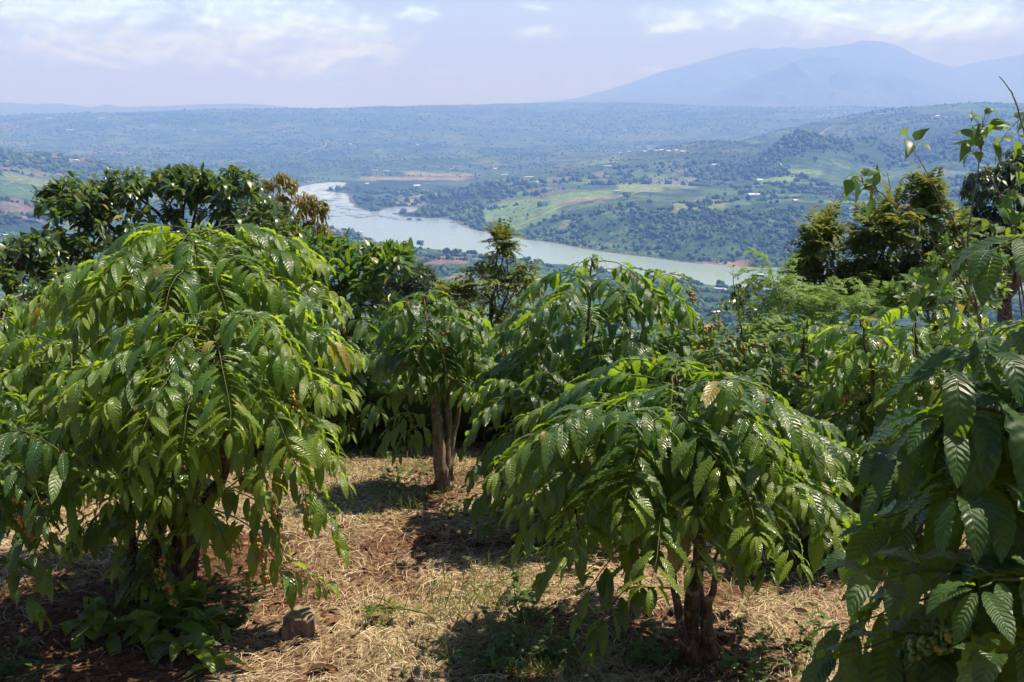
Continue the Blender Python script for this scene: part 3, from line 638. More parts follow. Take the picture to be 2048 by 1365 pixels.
def tree(name, label, cat, base, blobs, ntip, trunk_r, fork, mat, leaf, bark='bark', group=None, nlimb=9, extra_tips=(), sides=6, shell=.55, twig_r=.006):
    """blobs: ellipsoids (centre, radii, weight) filled with twig ends; limbs run from the fork to them; leaf(mb, tips, dirs)"""
    root = thing(name, label, cat, base, group); base = np.asarray(base, float); fork = np.asarray(fork, float)
    C = np.array([b[0] for b in blobs], float); Rr = np.array([b[1] for b in blobs], float); wt = np.array([b[2] for b in blobs], float); wt /= wt.sum()
    tr = MB(); tube(tr, wobble(curve([base, base * .45 + fork * .55 + rng.randn(3) * .04, fork], 12), .008), np.linspace(trunk_r * 1.15, trunk_r * .7, 13)[:len(curve([base, base, fork], 12))], 9, knob=.15)
    limbs = []
    for i in range(nlimb):
        k = i if i < len(blobs) else rng.choice(len(blobs), p=wt); e = C[k] + (rng.rand(3) - .5) * Rr[k] * (1.0 if i >= len(blobs) else .3)
        mid = fork * .5 + e * .5 + np.array([0, 0, .10 * np.linalg.norm(e - fork)]) + rng.randn(3) * .05 * np.linalg.norm(e - fork)
        c = wobble(curve([fork, mid, e], 14), .01); limbs.append(c); tube(tr, c, np.linspace(trunk_r * .55, trunk_r * .10, len(c)), sides)
    LP = np.concatenate([l[3:] for l in limbs]); LR = np.concatenate([np.linspace(trunk_r * .55, trunk_r * .10, len(l))[3:] for l in limbs])
    k = rng.choice(len(blobs), ntip, p=wt); d = norm(rng.randn(ntip, 3)); d[:, 2] = np.abs(d[:, 2]) * np.where(rng.rand(ntip) < .75, 1, -1)
    tips = C[k] + d * Rr[k] * (shell + (1 - shell) * rng.rand(ntip) ** .6)[:, None]
    if len(extra_tips): tips = np.concatenate([tips, np.asarray(extra_tips)])
    dirs = np.zeros_like(tips)
    for i, tp in enumerate(tips):
        dd = ((LP - tp) ** 2).sum(1); j = dd.argmin(); o = LP[j]
        mid = (o + tp) / 2 + rng.randn(3) * .06 * np.sqrt(dd[j]) + np.array([0, 0, -.05 * np.sqrt(dd[j])])
        tt = np.linspace(0, 1, 5)[:, None]; c = (1 - tt) ** 2 * o + 2 * tt * (1 - tt) * mid + tt ** 2 * tp
        tube(tr, c, np.linspace(min(LR[j] * .6, twig_r * 2.2), twig_r * .5, 5), 4); dirs[i] = c[-1] - c[-2]
    tr.build('trunk', M[bark], root, loc=base)
    mb = MB(); leaf(mb, tips, norm(dirs + 1e-6)); mb.build('crown', M[mat], root, loc=base)
    return root

# ------------------------------------------------------------------ plantation ground
def ground_material():
    m, t = material('plantation_soil')
    out = t.n('ShaderNodeOutputMaterial'); b = t.n('ShaderNodeBsdfPrincipled'); t.L(b.outputs[0], out.inputs[0]); b.inputs['Roughness'].default_value = .95; b.inputs['Specular IOR Level'].default_value = .1
    geo = t.n('ShaderNodeNewGeometry'); p = geo.outputs['Position']
    n1 = t.noise(p, 1.1, 5, .6).outputs[0]; n2 = t.noise(p, 22, 6, .7, .4).outputs[0]; n3 = t.noise(p, 6, 5, .6).outputs[0]
    soil = t.mix(t.ss(n2, .38, .62), (0.060, 0.026, 0.015), (0.20, 0.10, 0.055))
    strawy = t.mix(t.ss(n2, .38, .62), (0.12, 0.072, 0.04), (0.44, 0.32, 0.185))  # straw-strewn ground colour, mixed in where the cover is thick
    a = t.n('ShaderNodeAttribute'); a.attribute_name = 'Col'; s = t.n('ShaderNodeSeparateColor'); t.L(a.outputs['Color'], s.inputs[0])
    f = t.m('ADD', t.m('MULTIPLY', t.m('SUBTRACT', n3, .5), 1.2), s.outputs[0])
    t.L(t.mix(t.ss(f, .25, .75), soil, strawy), b.inputs['Base Color'])
    bp = t.n('ShaderNodeBump'); bp.inputs['Strength'].default_value = 1.0; bp.inputs['Distance'].default_value = .05
    t.L(t.m('ADD', n2, t.m('MULTIPLY', n3, .8)), bp.inputs['Height']); t.L(bp.outputs[0], b.inputs['Normal'])
    return m
# where straw lies thick (1) and where bare red soil shows (0)
BARE = [(330,1215,6.6,.95), (1385,1330,5.6,.55), (890,985,9.1,.5), (1170,1050,8.0,.6), (120,1300,5.6,1.2)]
BAREW = [(*G(a, b, d)[:2], r) for a, b, d, r in BARE]
def straw_cover(x, y):
    c = np.ones(np.shape(x)) * .80
    for bx_, by_, r in BAREW: c = c * (1 - .75 * np.exp(-((x - bx_) ** 2 + (y - by_) ** 2) / (r * r)))
    return np.clip(c + fbm(x * 1.3 + 5, y * 1.3, 4) * 1.5, 0, 1)
gx, gy = np.meshgrid(np.linspace(-16, 16, 360), np.concatenate([np.linspace(-5, 4.5, 40)[:-1], np.linspace(4.5, 12, 150), np.linspace(12, 44, 60)[1:]]), indexing='ij')
gzz = gz(gx, gy) + fbm(gx * 4, gy * 4, 4) * .09
sc = straw_cover(gx, gy)
mb = MB(); mb.add(np.stack([gx, gy, gzz], -1), grid_faces(*gx.shape), c=np.stack([sc.ravel(), sc.ravel() * 0, sc.ravel() * 0, np.ones(sc.size)], 1))
tag(mb.build('ground', ground_material()), kind='structure')
def gzf(x, y): return gz(x, y) + fbm(np.asarray(x) * 4, np.asarray(y) * 4, 4) * .09

def ribbons(mb, x, y, az, L, w, lift, arcs, colr, nseg=3, tilt=0.0):
    """straw blades lying on the soil"""
    N = len(x); t = np.linspace(-.5, .5, nseg + 1)
    a = az[:, None] + arcs[:, None] * t[None] * 2
    px = x[:, None] + np.cumsum(np.cos(a), 1) / (nseg + 1) * L[:, None]; py = y[:, None] + np.cumsum(np.sin(a), 1) / (nseg + 1) * L[:, None]
    pz = gzf(px, py) + lift[:, None] * (1 - (2 * t[None]) ** 2 * .8) + tilt * rng.randn(N)[:, None] * t[None] * L[:, None] + .004
    nx, ny = -np.sin(a), np.cos(a)
    c0 = np.stack([px - nx * w[:, None] / 2, py - ny * w[:, None] / 2, pz], -1); c1 = np.stack([px + nx * w[:, None] / 2, py + ny * w[:, None] / 2, pz + rng.randn(N)[:, None] * .001], -1)
    v = np.stack([c0, c1], 2).reshape(-1, 3); q = 2 * (nseg + 1)
    f = np.array([[2 * i, 2 * i + 1, 2 * i + 3, 2 * i + 2] for i in range(nseg)])
    F = (f[None] + (np.arange(N) * q)[:, None, None]).reshape(-1, 4)
    mb.add(v, F, c=np.repeat(np.stack([colr, colr * 0, colr * 0, np.ones(N)], 1), q, 0))
def scatter(n, x0, x1, y0, y1, dens):
    x = x0 + (x1 - x0) * rng.rand(n); y = y0 + (y1 - y0) * rng.rand(n); k = rng.rand(n) < dens(x, y); return x[k], y[k]
inview = lambda x, y: (np.abs(x) < .58 * y + .4)
x, y = scatter(150000, -4.6, 5.2, 4.7, 11.8, lambda x, y: straw_cover(x, y) ** 1.5 * inview(x, y) * np.clip(1.3 - y / 14, .3, 1))
mb = MB(); n = len(x); swirl = fbm(x * .7, y * .7, 3) * 9
ribbons(mb, x, y, swirl + rng.randn(n) * .7, .10 + .22 * rng.rand(n) ** 2, (.0013 + .0026 * rng.rand(n) ** 2), .003 + .026 * rng.rand(n) ** 2, rng.randn(n) * .22, np.clip(.50 + .30 * rng.randn(n), 0, 1), tilt=.13)
tag(mb.build('dry_straw', M['straw']), kind='stuff')
# brown fallen leaves between the straw
x, y = scatter(9000, -4.6, 5.2, 4.7, 11.5, lambda x, y: np.clip(1.15 - straw_cover(x, y), .28, 1) * inview(x, y))
mb = MB(); n = len(x); a = rng.rand(n) * 6.28
leaves(mb, np.stack([x, y, gzf(x, y) + .012], 1), np.stack([np.cos(a), np.sin(a), rng.randn(n) * .22], 1), np.tile([0, 0, 1.], (n, 1)) + rng.randn(n, 3) * .35, .025 + .10 * rng.rand(n) ** 2.5, .014 + .035 * rng.rand(n) ** 2, .1 * rng.rand(n), fold=.35, wave=.12, nl=6, nu=2, waves=2, col=np.stack([rng.rand(n) ** 1.3, a * 0, a * 0, a * 0 + 1], 1))
tag(mb.build('leaf_litter', M['dead']), kind='stuff')
# soil crumbs
def lump(mb, c, r, col, seed=0):
    th = np.linspace(0, np.pi, 6); ph = np.linspace(0, 2 * np.pi, 8)[:-1]
    sv = np.stack([np.sin(th)[:, None] * np.cos(ph), np.sin(th)[:, None] * np.sin(ph), np.repeat(np.cos(th)[:, None] * .7, 7, 1)], -1).reshape(-1, 3)
    sv = sv * (1 + .45 * (rng.rand(len(sv), 1) - .5)); i = np.arange(5)[:, None] * 7; j = np.arange(7)[None]; k = (j + 1) % 7
    mb.add(np.asarray(c) + sv * r, np.stack([i + j, i + 7 + j, i + 7 + k, i + k], -1).reshape(-1, 4), c=col)
x, y = scatter(2600, -4.2, 5, 4.8, 10, lambda x, y: np.clip(1.05 - straw_cover(x, y), .08, 1) * inview(x, y))
mb = MB()
for a, b in zip(x, y): lump(mb, (a, b, float(gzf(a, b))), .008 + .022 * rng.rand() ** 2, (rng.rand() * .55, 0, 0, 1))
tag(mb.build('soil_crumbs', attr_mat('red_soil_crumb', [(0, (0.07, 0.03, 0.018)), (1, (0.20, 0.095, 0.05))], .95, .1), smooth=False), kind='stuff')
# sparse green grass
def grass(spots):
    mb = MB(); xs, ys, hs = [], [], []
    for px, py, D, r, n, h in spots:
        g = G(px, py, D); xs.append(g[0] + rng.randn(n) * r); ys.append(g[1] + rng.randn(n) * r * .8); hs.append(np.full(n, h))
    x, y, h = map(np.concatenate, (xs, ys, hs)); n = len(x)
    d = np.stack([rng.randn(n) * .5, rng.randn(n) * .5, np.ones(n)], 1)
    leaves(mb, np.stack([x, y, gzf(x, y) - .005], 1), d, rng.randn(n, 3), h * (.5 + rng.rand(n)), .004 + .004 * rng.rand(n), .55 * rng.rand(n), fold=.1, nl=4, nu=1, col=np.stack([rng.rand(n), rng.rand(n) ** 2, rng.rand(n) * 0, np.ones(n)], 1))
    return mb
gm = grass([(770,1005,8.8,.35,420,.14), (830,940,9.8,.5,420,.12), (870,1210,6.3,.3,260,.14), (1000,1180,6.6,.25,240,.18), (960,1320,5.6,.35,420,.12), (1080,1330,5.5,.25,360,.13), (650,1010,8.7,.5,420,.14), (1220,1260,5.9,.5,160,.10), (1500,1290,5.7,.4,160,.1), (250,1120,7.4,.6,380,.13), (1560,1130,6.9,.5,260,.14), (700,920,10.2,.9,500,.12), (900,1060,8,.8,260,.10), (800,1330,5.5,.5,200,.07)])
tag(gm.build('grass', M['grass']), kind='stuff')

# ------------------------------------------------------------------ coffee trees
C3 = lambda *p: [np.asarray(q if len(q) == 3 and not isinstance(q, tuple) else at(*q)) for q in p]
def K(*pp): return [at(*p) for p in pp]
# big left tree, two tiers
b = G(330, 1190, 6.6)
coffee_tree('tallest coffee tree, on the left, with two domed tiers of drooping yellow-green leaves', b,
    [([b, *K((300,960,6.6), (325,700,6.9), (400,462,7.2))], .075), ([b + [.12, -.12, 0], *K((400,900,6.4), (425,760,6.1), (432,640,5.95))], .06),
     ([b + [-.2, -.05, 0], *K((250,1000,6.5), (190,830,6.3), (130,690,6.2))], .055), ([b + [.15, .05, 0], *K((400,1030,6.55), (446,940,6.5), (448,860,6.5), (520,740,6.6), (570,640,6.8))], .055), ([b + [.05, .2, 0], *K((345,1000,6.9), (370,840,6.9))], .05)],
    [dict(stem=0, f0=.80, f1=1.0, n=40, l0=1.2, l1=.85, rise=.50, sag=.80, t0=.18, hi=2, gap=.043), dict(stem=1, f0=.76, f1=1.0, n=30, l0=1.0, l1=.75, rise=.5, sag=.8, t0=.16, hi=2, gap=.043),
     dict(stem=2, f0=.6, f1=1.0, n=16, l0=.85, l1=.6, rise=.5, sag=.85, hi=2), dict(stem=0, f0=.15, f1=.6, n=14, l0=.55, l1=.6, rise=.4, sag=.7, t0=.1, young=.05), dict(stem=4, f0=.2, f1=1., n=10, l0=.5, l1=.4, rise=.4, sag=.7, t0=.1, young=.05), dict(stem=2, f0=.2, f1=.6, n=7, l0=.5, l1=.5, rise=.3, sag=.7, t0=.1, young=.05), dict(stem=3, f0=.62, f1=1.0, n=18, l0=.75, l1=.5, rise=.45, sag=.85, hi=2)],
    extra=[dict(pts=K((450,900,6.4), (540,840,6.2), (630,880,6.1), (690,960,6.1)), hi=2), dict(pts=K((470,960,6.4), (560,900,6.1), (650,1000,6.0), (685,1090,6.0)), hi=2), dict(pts=K((430,1020,6.4), (500,1060,6.1), (560,1130,6.0), (650,1170,5.95)), hi=2),
           dict(pts=K((440,880,6.3), (470,800,6.0), (540,790,5.9), (600,840,5.9)), hi=2), dict(pts=K((420,1000,6.3), (470,980,6.1), (520,1010,6.0), (560,1080,6.0)), hi=2), dict(pts=K((300,900,6.4), (200,840,6.0), (110,800,5.9), (60,830,5.9)), hi=2), dict(pts=K((300,950,6.3), (340,880,5.9), (400,880,5.8), (440,960,5.8)), hi=2), dict(pts=K((290,980,6.3), (200,930,6.0), (130,960,5.9), (90,1040,5.9)), hi=2), dict(pts=K((320,1060,6.3), (360,1000,6.0), (420,1030,5.9), (460,1110,5.9)), hi=2, gap=.09), dict(pts=K((450,980,6.4), (520,930,6.2), (590,960,6.1), (620,1040,6.1)), hi=2),
           dict(pts=K((280,1000,6.4), (260,960,6.1), (240,970,5.9), (220,1000,5.8)), hi=2), dict(pts=K((330,1100,6.4), (350,1050,6.2), (390,1070,6.1), (420,1130,6.1)), hi=2, gap=.1), dict(pts=K((300,1080,6.4), (270,1040,6.1), (240,1080,6.0), (230,1130,6.0)), hi=2, gap=.11),
           dict(pts=K((520,700,6.4), (590,620,6.2), (640,600,6.1), (670,630,6.1)), hi=2, young=.5)],
    mat='coffee_light', young=.38, L=.235, wr=.92, droop=.76, group='coffee trees in the plantation',
    clusters=[(spike(at(585,800,5.8), at(612,868,5.8), 7), .50), (spike(at(545,985,5.85), at(556,1035,5.85), 4), .42), (spike(at(520,1080,5.8), at(533,1165,5.78), 6), .54), (spike(at(318,1120,5.9), at(342,1205,5.9), 6), .45), (spike(at(615,1010,5.85), at(620,1060,5.85), 4), .35), (spike(at(395,930,5.9), at(398,1000,5.9), 5), .2), (spike(at(490,1150,5.85), at(500,1190,5.85), 3), .25), (spike(at(575,770,5.8), at(588,800,5.8), 4), .4)])
# left edge
b = G(-90, 1250, 6.0)
coffee_tree('coffee tree cut off by the left edge with dark low branches and orange cherries', b,
    [([b, *K((-100,1000,6.0), (-120,800,6.0))], .06), ([b + [.1, 0, 0], *K((-30,1050,5.9), (0,850,5.8))], .04)],
    [dict(stem=0, f0=.5, f1=1, n=16, l0=.7, l1=.6, hi=1), dict(stem=1, f0=.55, f1=1, n=10, l0=.55, l1=.45, hi=2)],
    extra=[dict(pts=K((0,880,5.8), (50,860,5.6), (110,900,5.5), (130,980,5.5)), hi=2), dict(pts=K((-40,960,5.8), (30,940,5.5), (80,1000,5.4), (110,1080,5.4)), hi=2), dict(pts=K((-40,1080,5.8), (10,1040,5.5), (60,1080,5.4), (100,1160,5.4)), hi=2), dict(pts=K((-60,1150,5.8), (-10,1120,5.5), (40,1150,5.4), (80,1220,5.4)), hi=2), dict(pts=K((60,870,5.6), (120,900,5.5), (140,980,5.5), (150,1060,5.5)), hi=2, gap=.09)],
    clusters=[(spike(at(42,1035,5.45), at(62,1072,5.45), 5), .6), (spike(at(105,985,5.5), at(110,1000,5.5), 2), .4), (spike(at(35,1000,5.45), at(52,1015,5.45), 2), .45)])
# middle tree with the visible pale trunk
b = G(890, 990, 9.1)
coffee_tree('small coffee tree in the middle with a pale forked bare trunk and red cherries', b,
    [([b, *K((880,900,9.05), (872,800,9.0), (862,700,9.0), (846,592,9.0))], .088), ([b + [.015, .02, .05], *K((897,900,9.1), (899,800,9.1), (880,690,9.1), (895,610,9.2))], .058), ([b + [.04, 0, .1], *K((906,890,9.1), (926,800,9.1), (938,700,9.1))], .05)],
    [dict(stem=0, f0=.62, f1=1, n=22, l0=.62, l1=.42, rise=.55, sag=.9, t0=.15), dict(stem=1, f0=.68, f1=1, n=16, l0=.5, l1=.4, rise=.55, sag=.9, t0=.15), dict(stem=2, f0=.75, f1=1, n=7, l0=.4, l1=.35, t0=.15)],
    extra=[dict(pts=K((862,790,9), (815,780,8.9), (770,800,8.8), (735,850,8.8))), dict(pts=K((868,830,9), (820,830,8.8), (790,850,8.7), (765,890,8.7))), dict(pts=K((866,850,9), (830,860,8.8), (812,880,8.7), (800,905,8.7)), gap=.09), dict(pts=K((860,760,9), (800,720,8.8), (740,710,8.7), (690,740,8.6))), dict(pts=K((858,730,9), (850,690,8.7), (840,720,8.6), (850,760,8.6))), dict(pts=K((930,760,9), (950,720,8.9), (975,740,8.8), (990,780,8.8)))],
    bark='pale_bark', L=.22,
    clusters=[(spike(at(874,685,8.8), at(888,702,8.8), 4), .95), (spike(at(866,670,8.8), at(880,676,8.8), 3), .66), (spike(at(812,815,8.75), at(824,850,8.75), 4), .4), (spike(at(818,610,8.85), at(822,622,8.85), 2), .5), (spike(at(895,664,8.8), at(905,672,8.8), 2), .58), (spike(at(842,688,8.8), at(848,694,8.8), 2), .9)])
# centre tree behind
b = G(1175, 1050, 8.0)
coffee_tree('round-topped coffee tree in the centre behind the front tree, its crown against the lake', b,
    [([b, *K((1165,920,8.0), (1175,720,8.1), (1185,520,8.2))], .07), ([b + [.12, 0, 0], *K((1225,930,8.1), (1270,740,8.2), (1310,545,8.4))], .055), ([b + [-.1, .05, 0], *K((1130,930,8.2), (1095,800,8.2), (1070,620,8.3))], .05), ([b + [-.1, -.05, 0], *K((1125,960,8.0), (1090,860,7.9))], .03)],
    [dict(stem=0, f0=.2, f1=1, n=46, l0=1.0, l1=.6, rise=.5, sag=.85, t0=.2), dict(stem=1, f0=.25, f1=1, n=30, l0=.75, l1=.5, rise=.5, sag=.85, t0=.2), dict(stem=2, f0=.25, f1=1, n=30, l0=.8, l1=.45, rise=.45, sag=.85, t0=.2)],
    extra=[dict(pts=K((1100,880,7.9), (1030,800,7.7), (970,820,7.6), (930,890,7.6))), dict(pts=K((1090,900,7.9), (1030,870,7.6), (980,900,7.5), (940,970,7.5))), dict(pts=K((1120,850,7.9), (1110,760,7.5), (1080,745,7.4), (1060,760,7.4))), dict(pts=K((1110,940,7.9), (1030,950,7.6), (970,990,7.5), (910,1010,7.45))), dict(pts=K((1150,900,7.9), (1060,790,7.5), (1000,760,7.4), (950,790,7.4)))],
    clusters=[(spike(at(1376,585,8.1), at(1386,598,8.1), 3), .55)])
# front right
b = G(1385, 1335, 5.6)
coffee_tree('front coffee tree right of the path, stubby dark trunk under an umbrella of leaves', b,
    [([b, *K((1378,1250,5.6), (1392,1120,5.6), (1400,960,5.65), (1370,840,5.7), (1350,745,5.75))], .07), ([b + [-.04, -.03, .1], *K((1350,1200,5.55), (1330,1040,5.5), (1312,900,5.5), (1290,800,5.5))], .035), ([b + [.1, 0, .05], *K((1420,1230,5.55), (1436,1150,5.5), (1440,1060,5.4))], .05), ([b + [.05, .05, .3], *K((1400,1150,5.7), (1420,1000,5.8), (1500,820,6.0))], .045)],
    [dict(stem=0, f0=.68, f1=1, n=40, l0=1.2, l1=.8, rise=.42, sag=.72, t0=.2, hi=2, young=.6), dict(stem=1, f0=.75, f1=1, n=16, l0=.95, l1=.7, rise=.4, sag=.75, t0=.2, hi=2, left=1.15, young=.6), dict(stem=3, f0=.6, f1=1, n=20, l0=.9, l1=.6, rise=.4, sag=.75, t0=.2, hi=2)],  # top branches get more young tint: their sunlit tone put into leaf colour
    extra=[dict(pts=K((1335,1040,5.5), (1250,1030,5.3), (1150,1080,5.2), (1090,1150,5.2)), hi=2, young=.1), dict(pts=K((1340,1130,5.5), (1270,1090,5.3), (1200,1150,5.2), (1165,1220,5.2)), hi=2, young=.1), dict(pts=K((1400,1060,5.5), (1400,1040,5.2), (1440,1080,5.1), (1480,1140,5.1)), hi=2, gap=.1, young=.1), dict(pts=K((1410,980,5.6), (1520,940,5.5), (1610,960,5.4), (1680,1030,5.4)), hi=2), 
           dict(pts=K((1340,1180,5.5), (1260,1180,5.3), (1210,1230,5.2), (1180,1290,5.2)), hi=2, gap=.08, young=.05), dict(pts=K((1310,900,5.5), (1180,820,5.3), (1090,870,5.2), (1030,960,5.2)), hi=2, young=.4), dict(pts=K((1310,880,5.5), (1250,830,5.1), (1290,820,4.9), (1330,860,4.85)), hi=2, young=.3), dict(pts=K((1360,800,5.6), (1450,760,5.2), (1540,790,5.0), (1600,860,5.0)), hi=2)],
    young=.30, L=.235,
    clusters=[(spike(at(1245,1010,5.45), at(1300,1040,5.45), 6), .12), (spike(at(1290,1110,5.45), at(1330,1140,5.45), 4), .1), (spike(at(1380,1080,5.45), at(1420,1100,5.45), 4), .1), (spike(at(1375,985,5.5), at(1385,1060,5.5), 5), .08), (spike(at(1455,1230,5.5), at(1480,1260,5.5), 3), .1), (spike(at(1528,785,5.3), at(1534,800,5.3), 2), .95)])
# bush with cherries, right of centre
b = G(1520, 1000, 8.4)
coffee_tree('coffee tree right of centre carrying many ripening cherries and one bare upright shoot', b,
    [([b, *K((1515,850,8.4), (1490,720,8.3), (1482,650,8.3))], .055), ([b + [.1, 0, 0], *K((1570,850,8.4), (1600,720,8.3), (1610,650,8.3))], .045), ([b + [-.1, 0, 0], *K((1460,850,8.3), (1420,740,8.2), (1405,660,8.2))], .04)],
    [dict(stem=0, f0=.5, f1=.90, n=26, l0=.7, l1=.35, rise=.6, sag=.55, droop=.55, t0=.15), dict(stem=1, f0=.5, f1=1, n=18, l0=.65, l1=.4, rise=.55, sag=.6, droop=.55, t0=.15), dict(stem=2, f0=.5, f1=1, n=16, l0=.55, l1=.35, rise=.5, sag=.6, droop=.6, t0=.15)],
    extra=[dict(pts=K((1482,655,8.3), (1476,600,8.3), (1466,540,8.3)), rad=.006, t0=.95, gap=.2, young=.9, L=.10)], L=.20,
    clusters=[(spike(at(1415,662,7.9), at(1436,656,7.9), 3), .62), (spike(at(1395,690,7.9), at(1480,680,7.9), 8), .22), (spike(at(1476,572,8.1), at(1478,600,8.1), 3), .1), (spike(at(1470,700,7.9), at(1530,690,7.9), 6), .3), (spike(at(1560,745,7.7), at(1600,760,7.7), 4), .25), (spike(at(1690,800,7.2), at(1730,785,7.2), 6), .4)])
# right mid
b = G(1830, 1050, 7.6)
coffee_tree('coffee tree on the right with bright hanging leaves below the twiggy sapling', b,
    [([b, *K((1840,850,7.6), (1830,700,7.6), (1830,620,7.6))], .06), ([b + [-.15, -.1, 0], *K((1780,850,7.5), (1740,720,7.4), (1720,640,7.4))], .045), ([b + [.2, 0, 0], *K((1930,850,7.6), (1950,720,7.6), (1960,640,7.6))], .045)],
    [dict(stem=0, f0=.5, f1=1, n=26, l0=.8, l1=.55, rise=.45, sag=.8, t0=.18), dict(stem=1, f0=.5, f1=1, n=20, l0=.6, l1=.4, rise=.45, sag=.9, t0=.15), dict(stem=2, f0=.5, f1=1, n=20, l0=.7, l1=.45, rise=.45, sag=.8, t0=.18)],
    mat='coffee_light', L=.21, young=.25, clusters=[(spike(at(1900,840,7.0), at(1915,838,7.0), 2), .55)])
# the near bush in the bottom right corner
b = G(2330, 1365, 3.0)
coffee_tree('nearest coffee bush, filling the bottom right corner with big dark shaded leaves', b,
    [([b, *K((2300,1000,2.9), (2250,700,2.8), (2210,430,2.75))], .05), ([b + [.2, .2, 0], *K((2520,900,3.0), (2560,300,3.0), (2620,-100,3.0))], .05), ([b + [-.2, .3, 0], *K((2200,1150,3.1), (2120,950,3.0), (2100,800,2.9))], .04)],  # second stem is added out of view to carry a shading crown
    [dict(stem=1, f0=.45, f1=1, n=34, l0=.85, l1=.6, rise=.4, sag=.5, t0=.1, hi=1, az=1.0, left=.62), dict(stem=0, f0=.3, f1=.8, n=16, l0=.6, l1=.5, rise=.3, sag=.7, hi=2, left=.8), dict(stem=2, f0=.3, f1=.95, n=14, l0=.5, l1=.4, rise=.3, sag=.7, hi=2, left=.8)],  # first entry is an unseen crown, added to cast shade on the bush
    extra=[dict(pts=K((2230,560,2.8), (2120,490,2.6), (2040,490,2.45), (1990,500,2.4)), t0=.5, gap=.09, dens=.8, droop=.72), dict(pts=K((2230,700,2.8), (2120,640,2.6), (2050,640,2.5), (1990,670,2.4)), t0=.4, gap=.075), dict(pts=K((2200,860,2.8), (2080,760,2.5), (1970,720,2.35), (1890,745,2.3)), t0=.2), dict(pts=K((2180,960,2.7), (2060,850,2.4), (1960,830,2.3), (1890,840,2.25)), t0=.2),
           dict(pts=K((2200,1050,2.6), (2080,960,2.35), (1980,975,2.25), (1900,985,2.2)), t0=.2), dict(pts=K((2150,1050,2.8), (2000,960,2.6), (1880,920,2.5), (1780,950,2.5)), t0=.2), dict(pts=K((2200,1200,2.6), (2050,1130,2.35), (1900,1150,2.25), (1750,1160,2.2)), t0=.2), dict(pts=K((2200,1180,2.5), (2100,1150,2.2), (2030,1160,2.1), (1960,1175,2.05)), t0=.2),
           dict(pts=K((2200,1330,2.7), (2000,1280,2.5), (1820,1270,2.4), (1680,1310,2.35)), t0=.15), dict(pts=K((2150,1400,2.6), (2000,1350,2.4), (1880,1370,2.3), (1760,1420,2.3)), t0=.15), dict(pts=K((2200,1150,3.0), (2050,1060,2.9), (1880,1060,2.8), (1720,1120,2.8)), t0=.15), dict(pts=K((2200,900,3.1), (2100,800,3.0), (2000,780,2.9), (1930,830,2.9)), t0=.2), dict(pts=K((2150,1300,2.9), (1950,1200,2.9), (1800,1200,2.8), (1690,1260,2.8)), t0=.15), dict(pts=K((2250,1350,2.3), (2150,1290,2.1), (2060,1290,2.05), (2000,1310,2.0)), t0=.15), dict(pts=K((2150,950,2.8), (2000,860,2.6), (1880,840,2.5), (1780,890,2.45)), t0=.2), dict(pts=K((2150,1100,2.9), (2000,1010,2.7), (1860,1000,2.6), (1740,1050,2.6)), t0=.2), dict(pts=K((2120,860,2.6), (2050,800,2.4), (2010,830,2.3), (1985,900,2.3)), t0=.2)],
    L=.265, hi=2, young=.10, old=.01, mat='coffee_shaded', wr=1.25, droop=.8, group='coffee trees in the plantation',
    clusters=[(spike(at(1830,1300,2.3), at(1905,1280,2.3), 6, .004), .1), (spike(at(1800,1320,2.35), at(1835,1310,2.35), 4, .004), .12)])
# the row behind
for (px, py, D, top, w, lab) in [(700, 930, 11.0, 600, .85, 'shaded coffee tree behind, between the big left tree and the pale trunk'), (1035, 900, 11.6, 640, .8, 'dark coffee tree behind the pale trunk, half hidden'), (520, 900, 10.8, 560, .9, 'coffee tree hidden behind the two-tiered left tree'), (1370, 900, 11.4, 640, .8, 'coffee tree behind the cherry-laden tree right of centre'), (1700, 1000, 7.3, 800, .6, 'low coffee tree between the front tree and the near bush'), (1660, 900, 11.0, 700, .8, 'coffee tree beneath the bright feathery shrub on the right'), (10, 900, 9.0, 585, .9, 'coffee tree at the left edge behind the big tree, in bright sun'), (1960, 980, 9.4, 640, .8, 'coffee tree behind the right-hand trees beneath the dark dense tree'), (800, 900, 12.6, 660, .7, 'furthest small coffee tree seen left of the pale trunk'), (1180, 930, 10.4, 660, .8, 'coffee tree hidden behind the round-topped tree in the centre'), (180, 930, 9.6, 640, .8, 'coffee tree in the shade behind the left tree, low and dark')]:
    b = G(px, py, D)
    coffee_tree(lab, b, [([b, at(px - 10, (py + top) / 2, D), at(px + 5, top + 15, D)], .05), ([b + [.1, 0, 0], at(px + 40, (py + top) / 2, D), at(px + 60, top + 50, D)], .04), ([b + [-.1, 0, 0], at(px - 40, (py + top) / 2, D), at(px - 65, top + 60, D)], .04)],
        [dict(stem=0, f0=.06, f1=1, n=38, l0=w, l1=w * .55, rise=.45, sag=.8, t0=.05), dict(stem=1, f0=.1, f1=1, n=20, l0=w * .85, l1=w * .5, rise=.4, sag=.8, t0=.05), dict(stem=2, f0=.1, f1=1, n=20, l0=w * .8, l1=w * .5, rise=.4, sag=.85, t0=.18)], hi=0, L=.22, mat='coffee_light' if px < 100 else 'coffee')

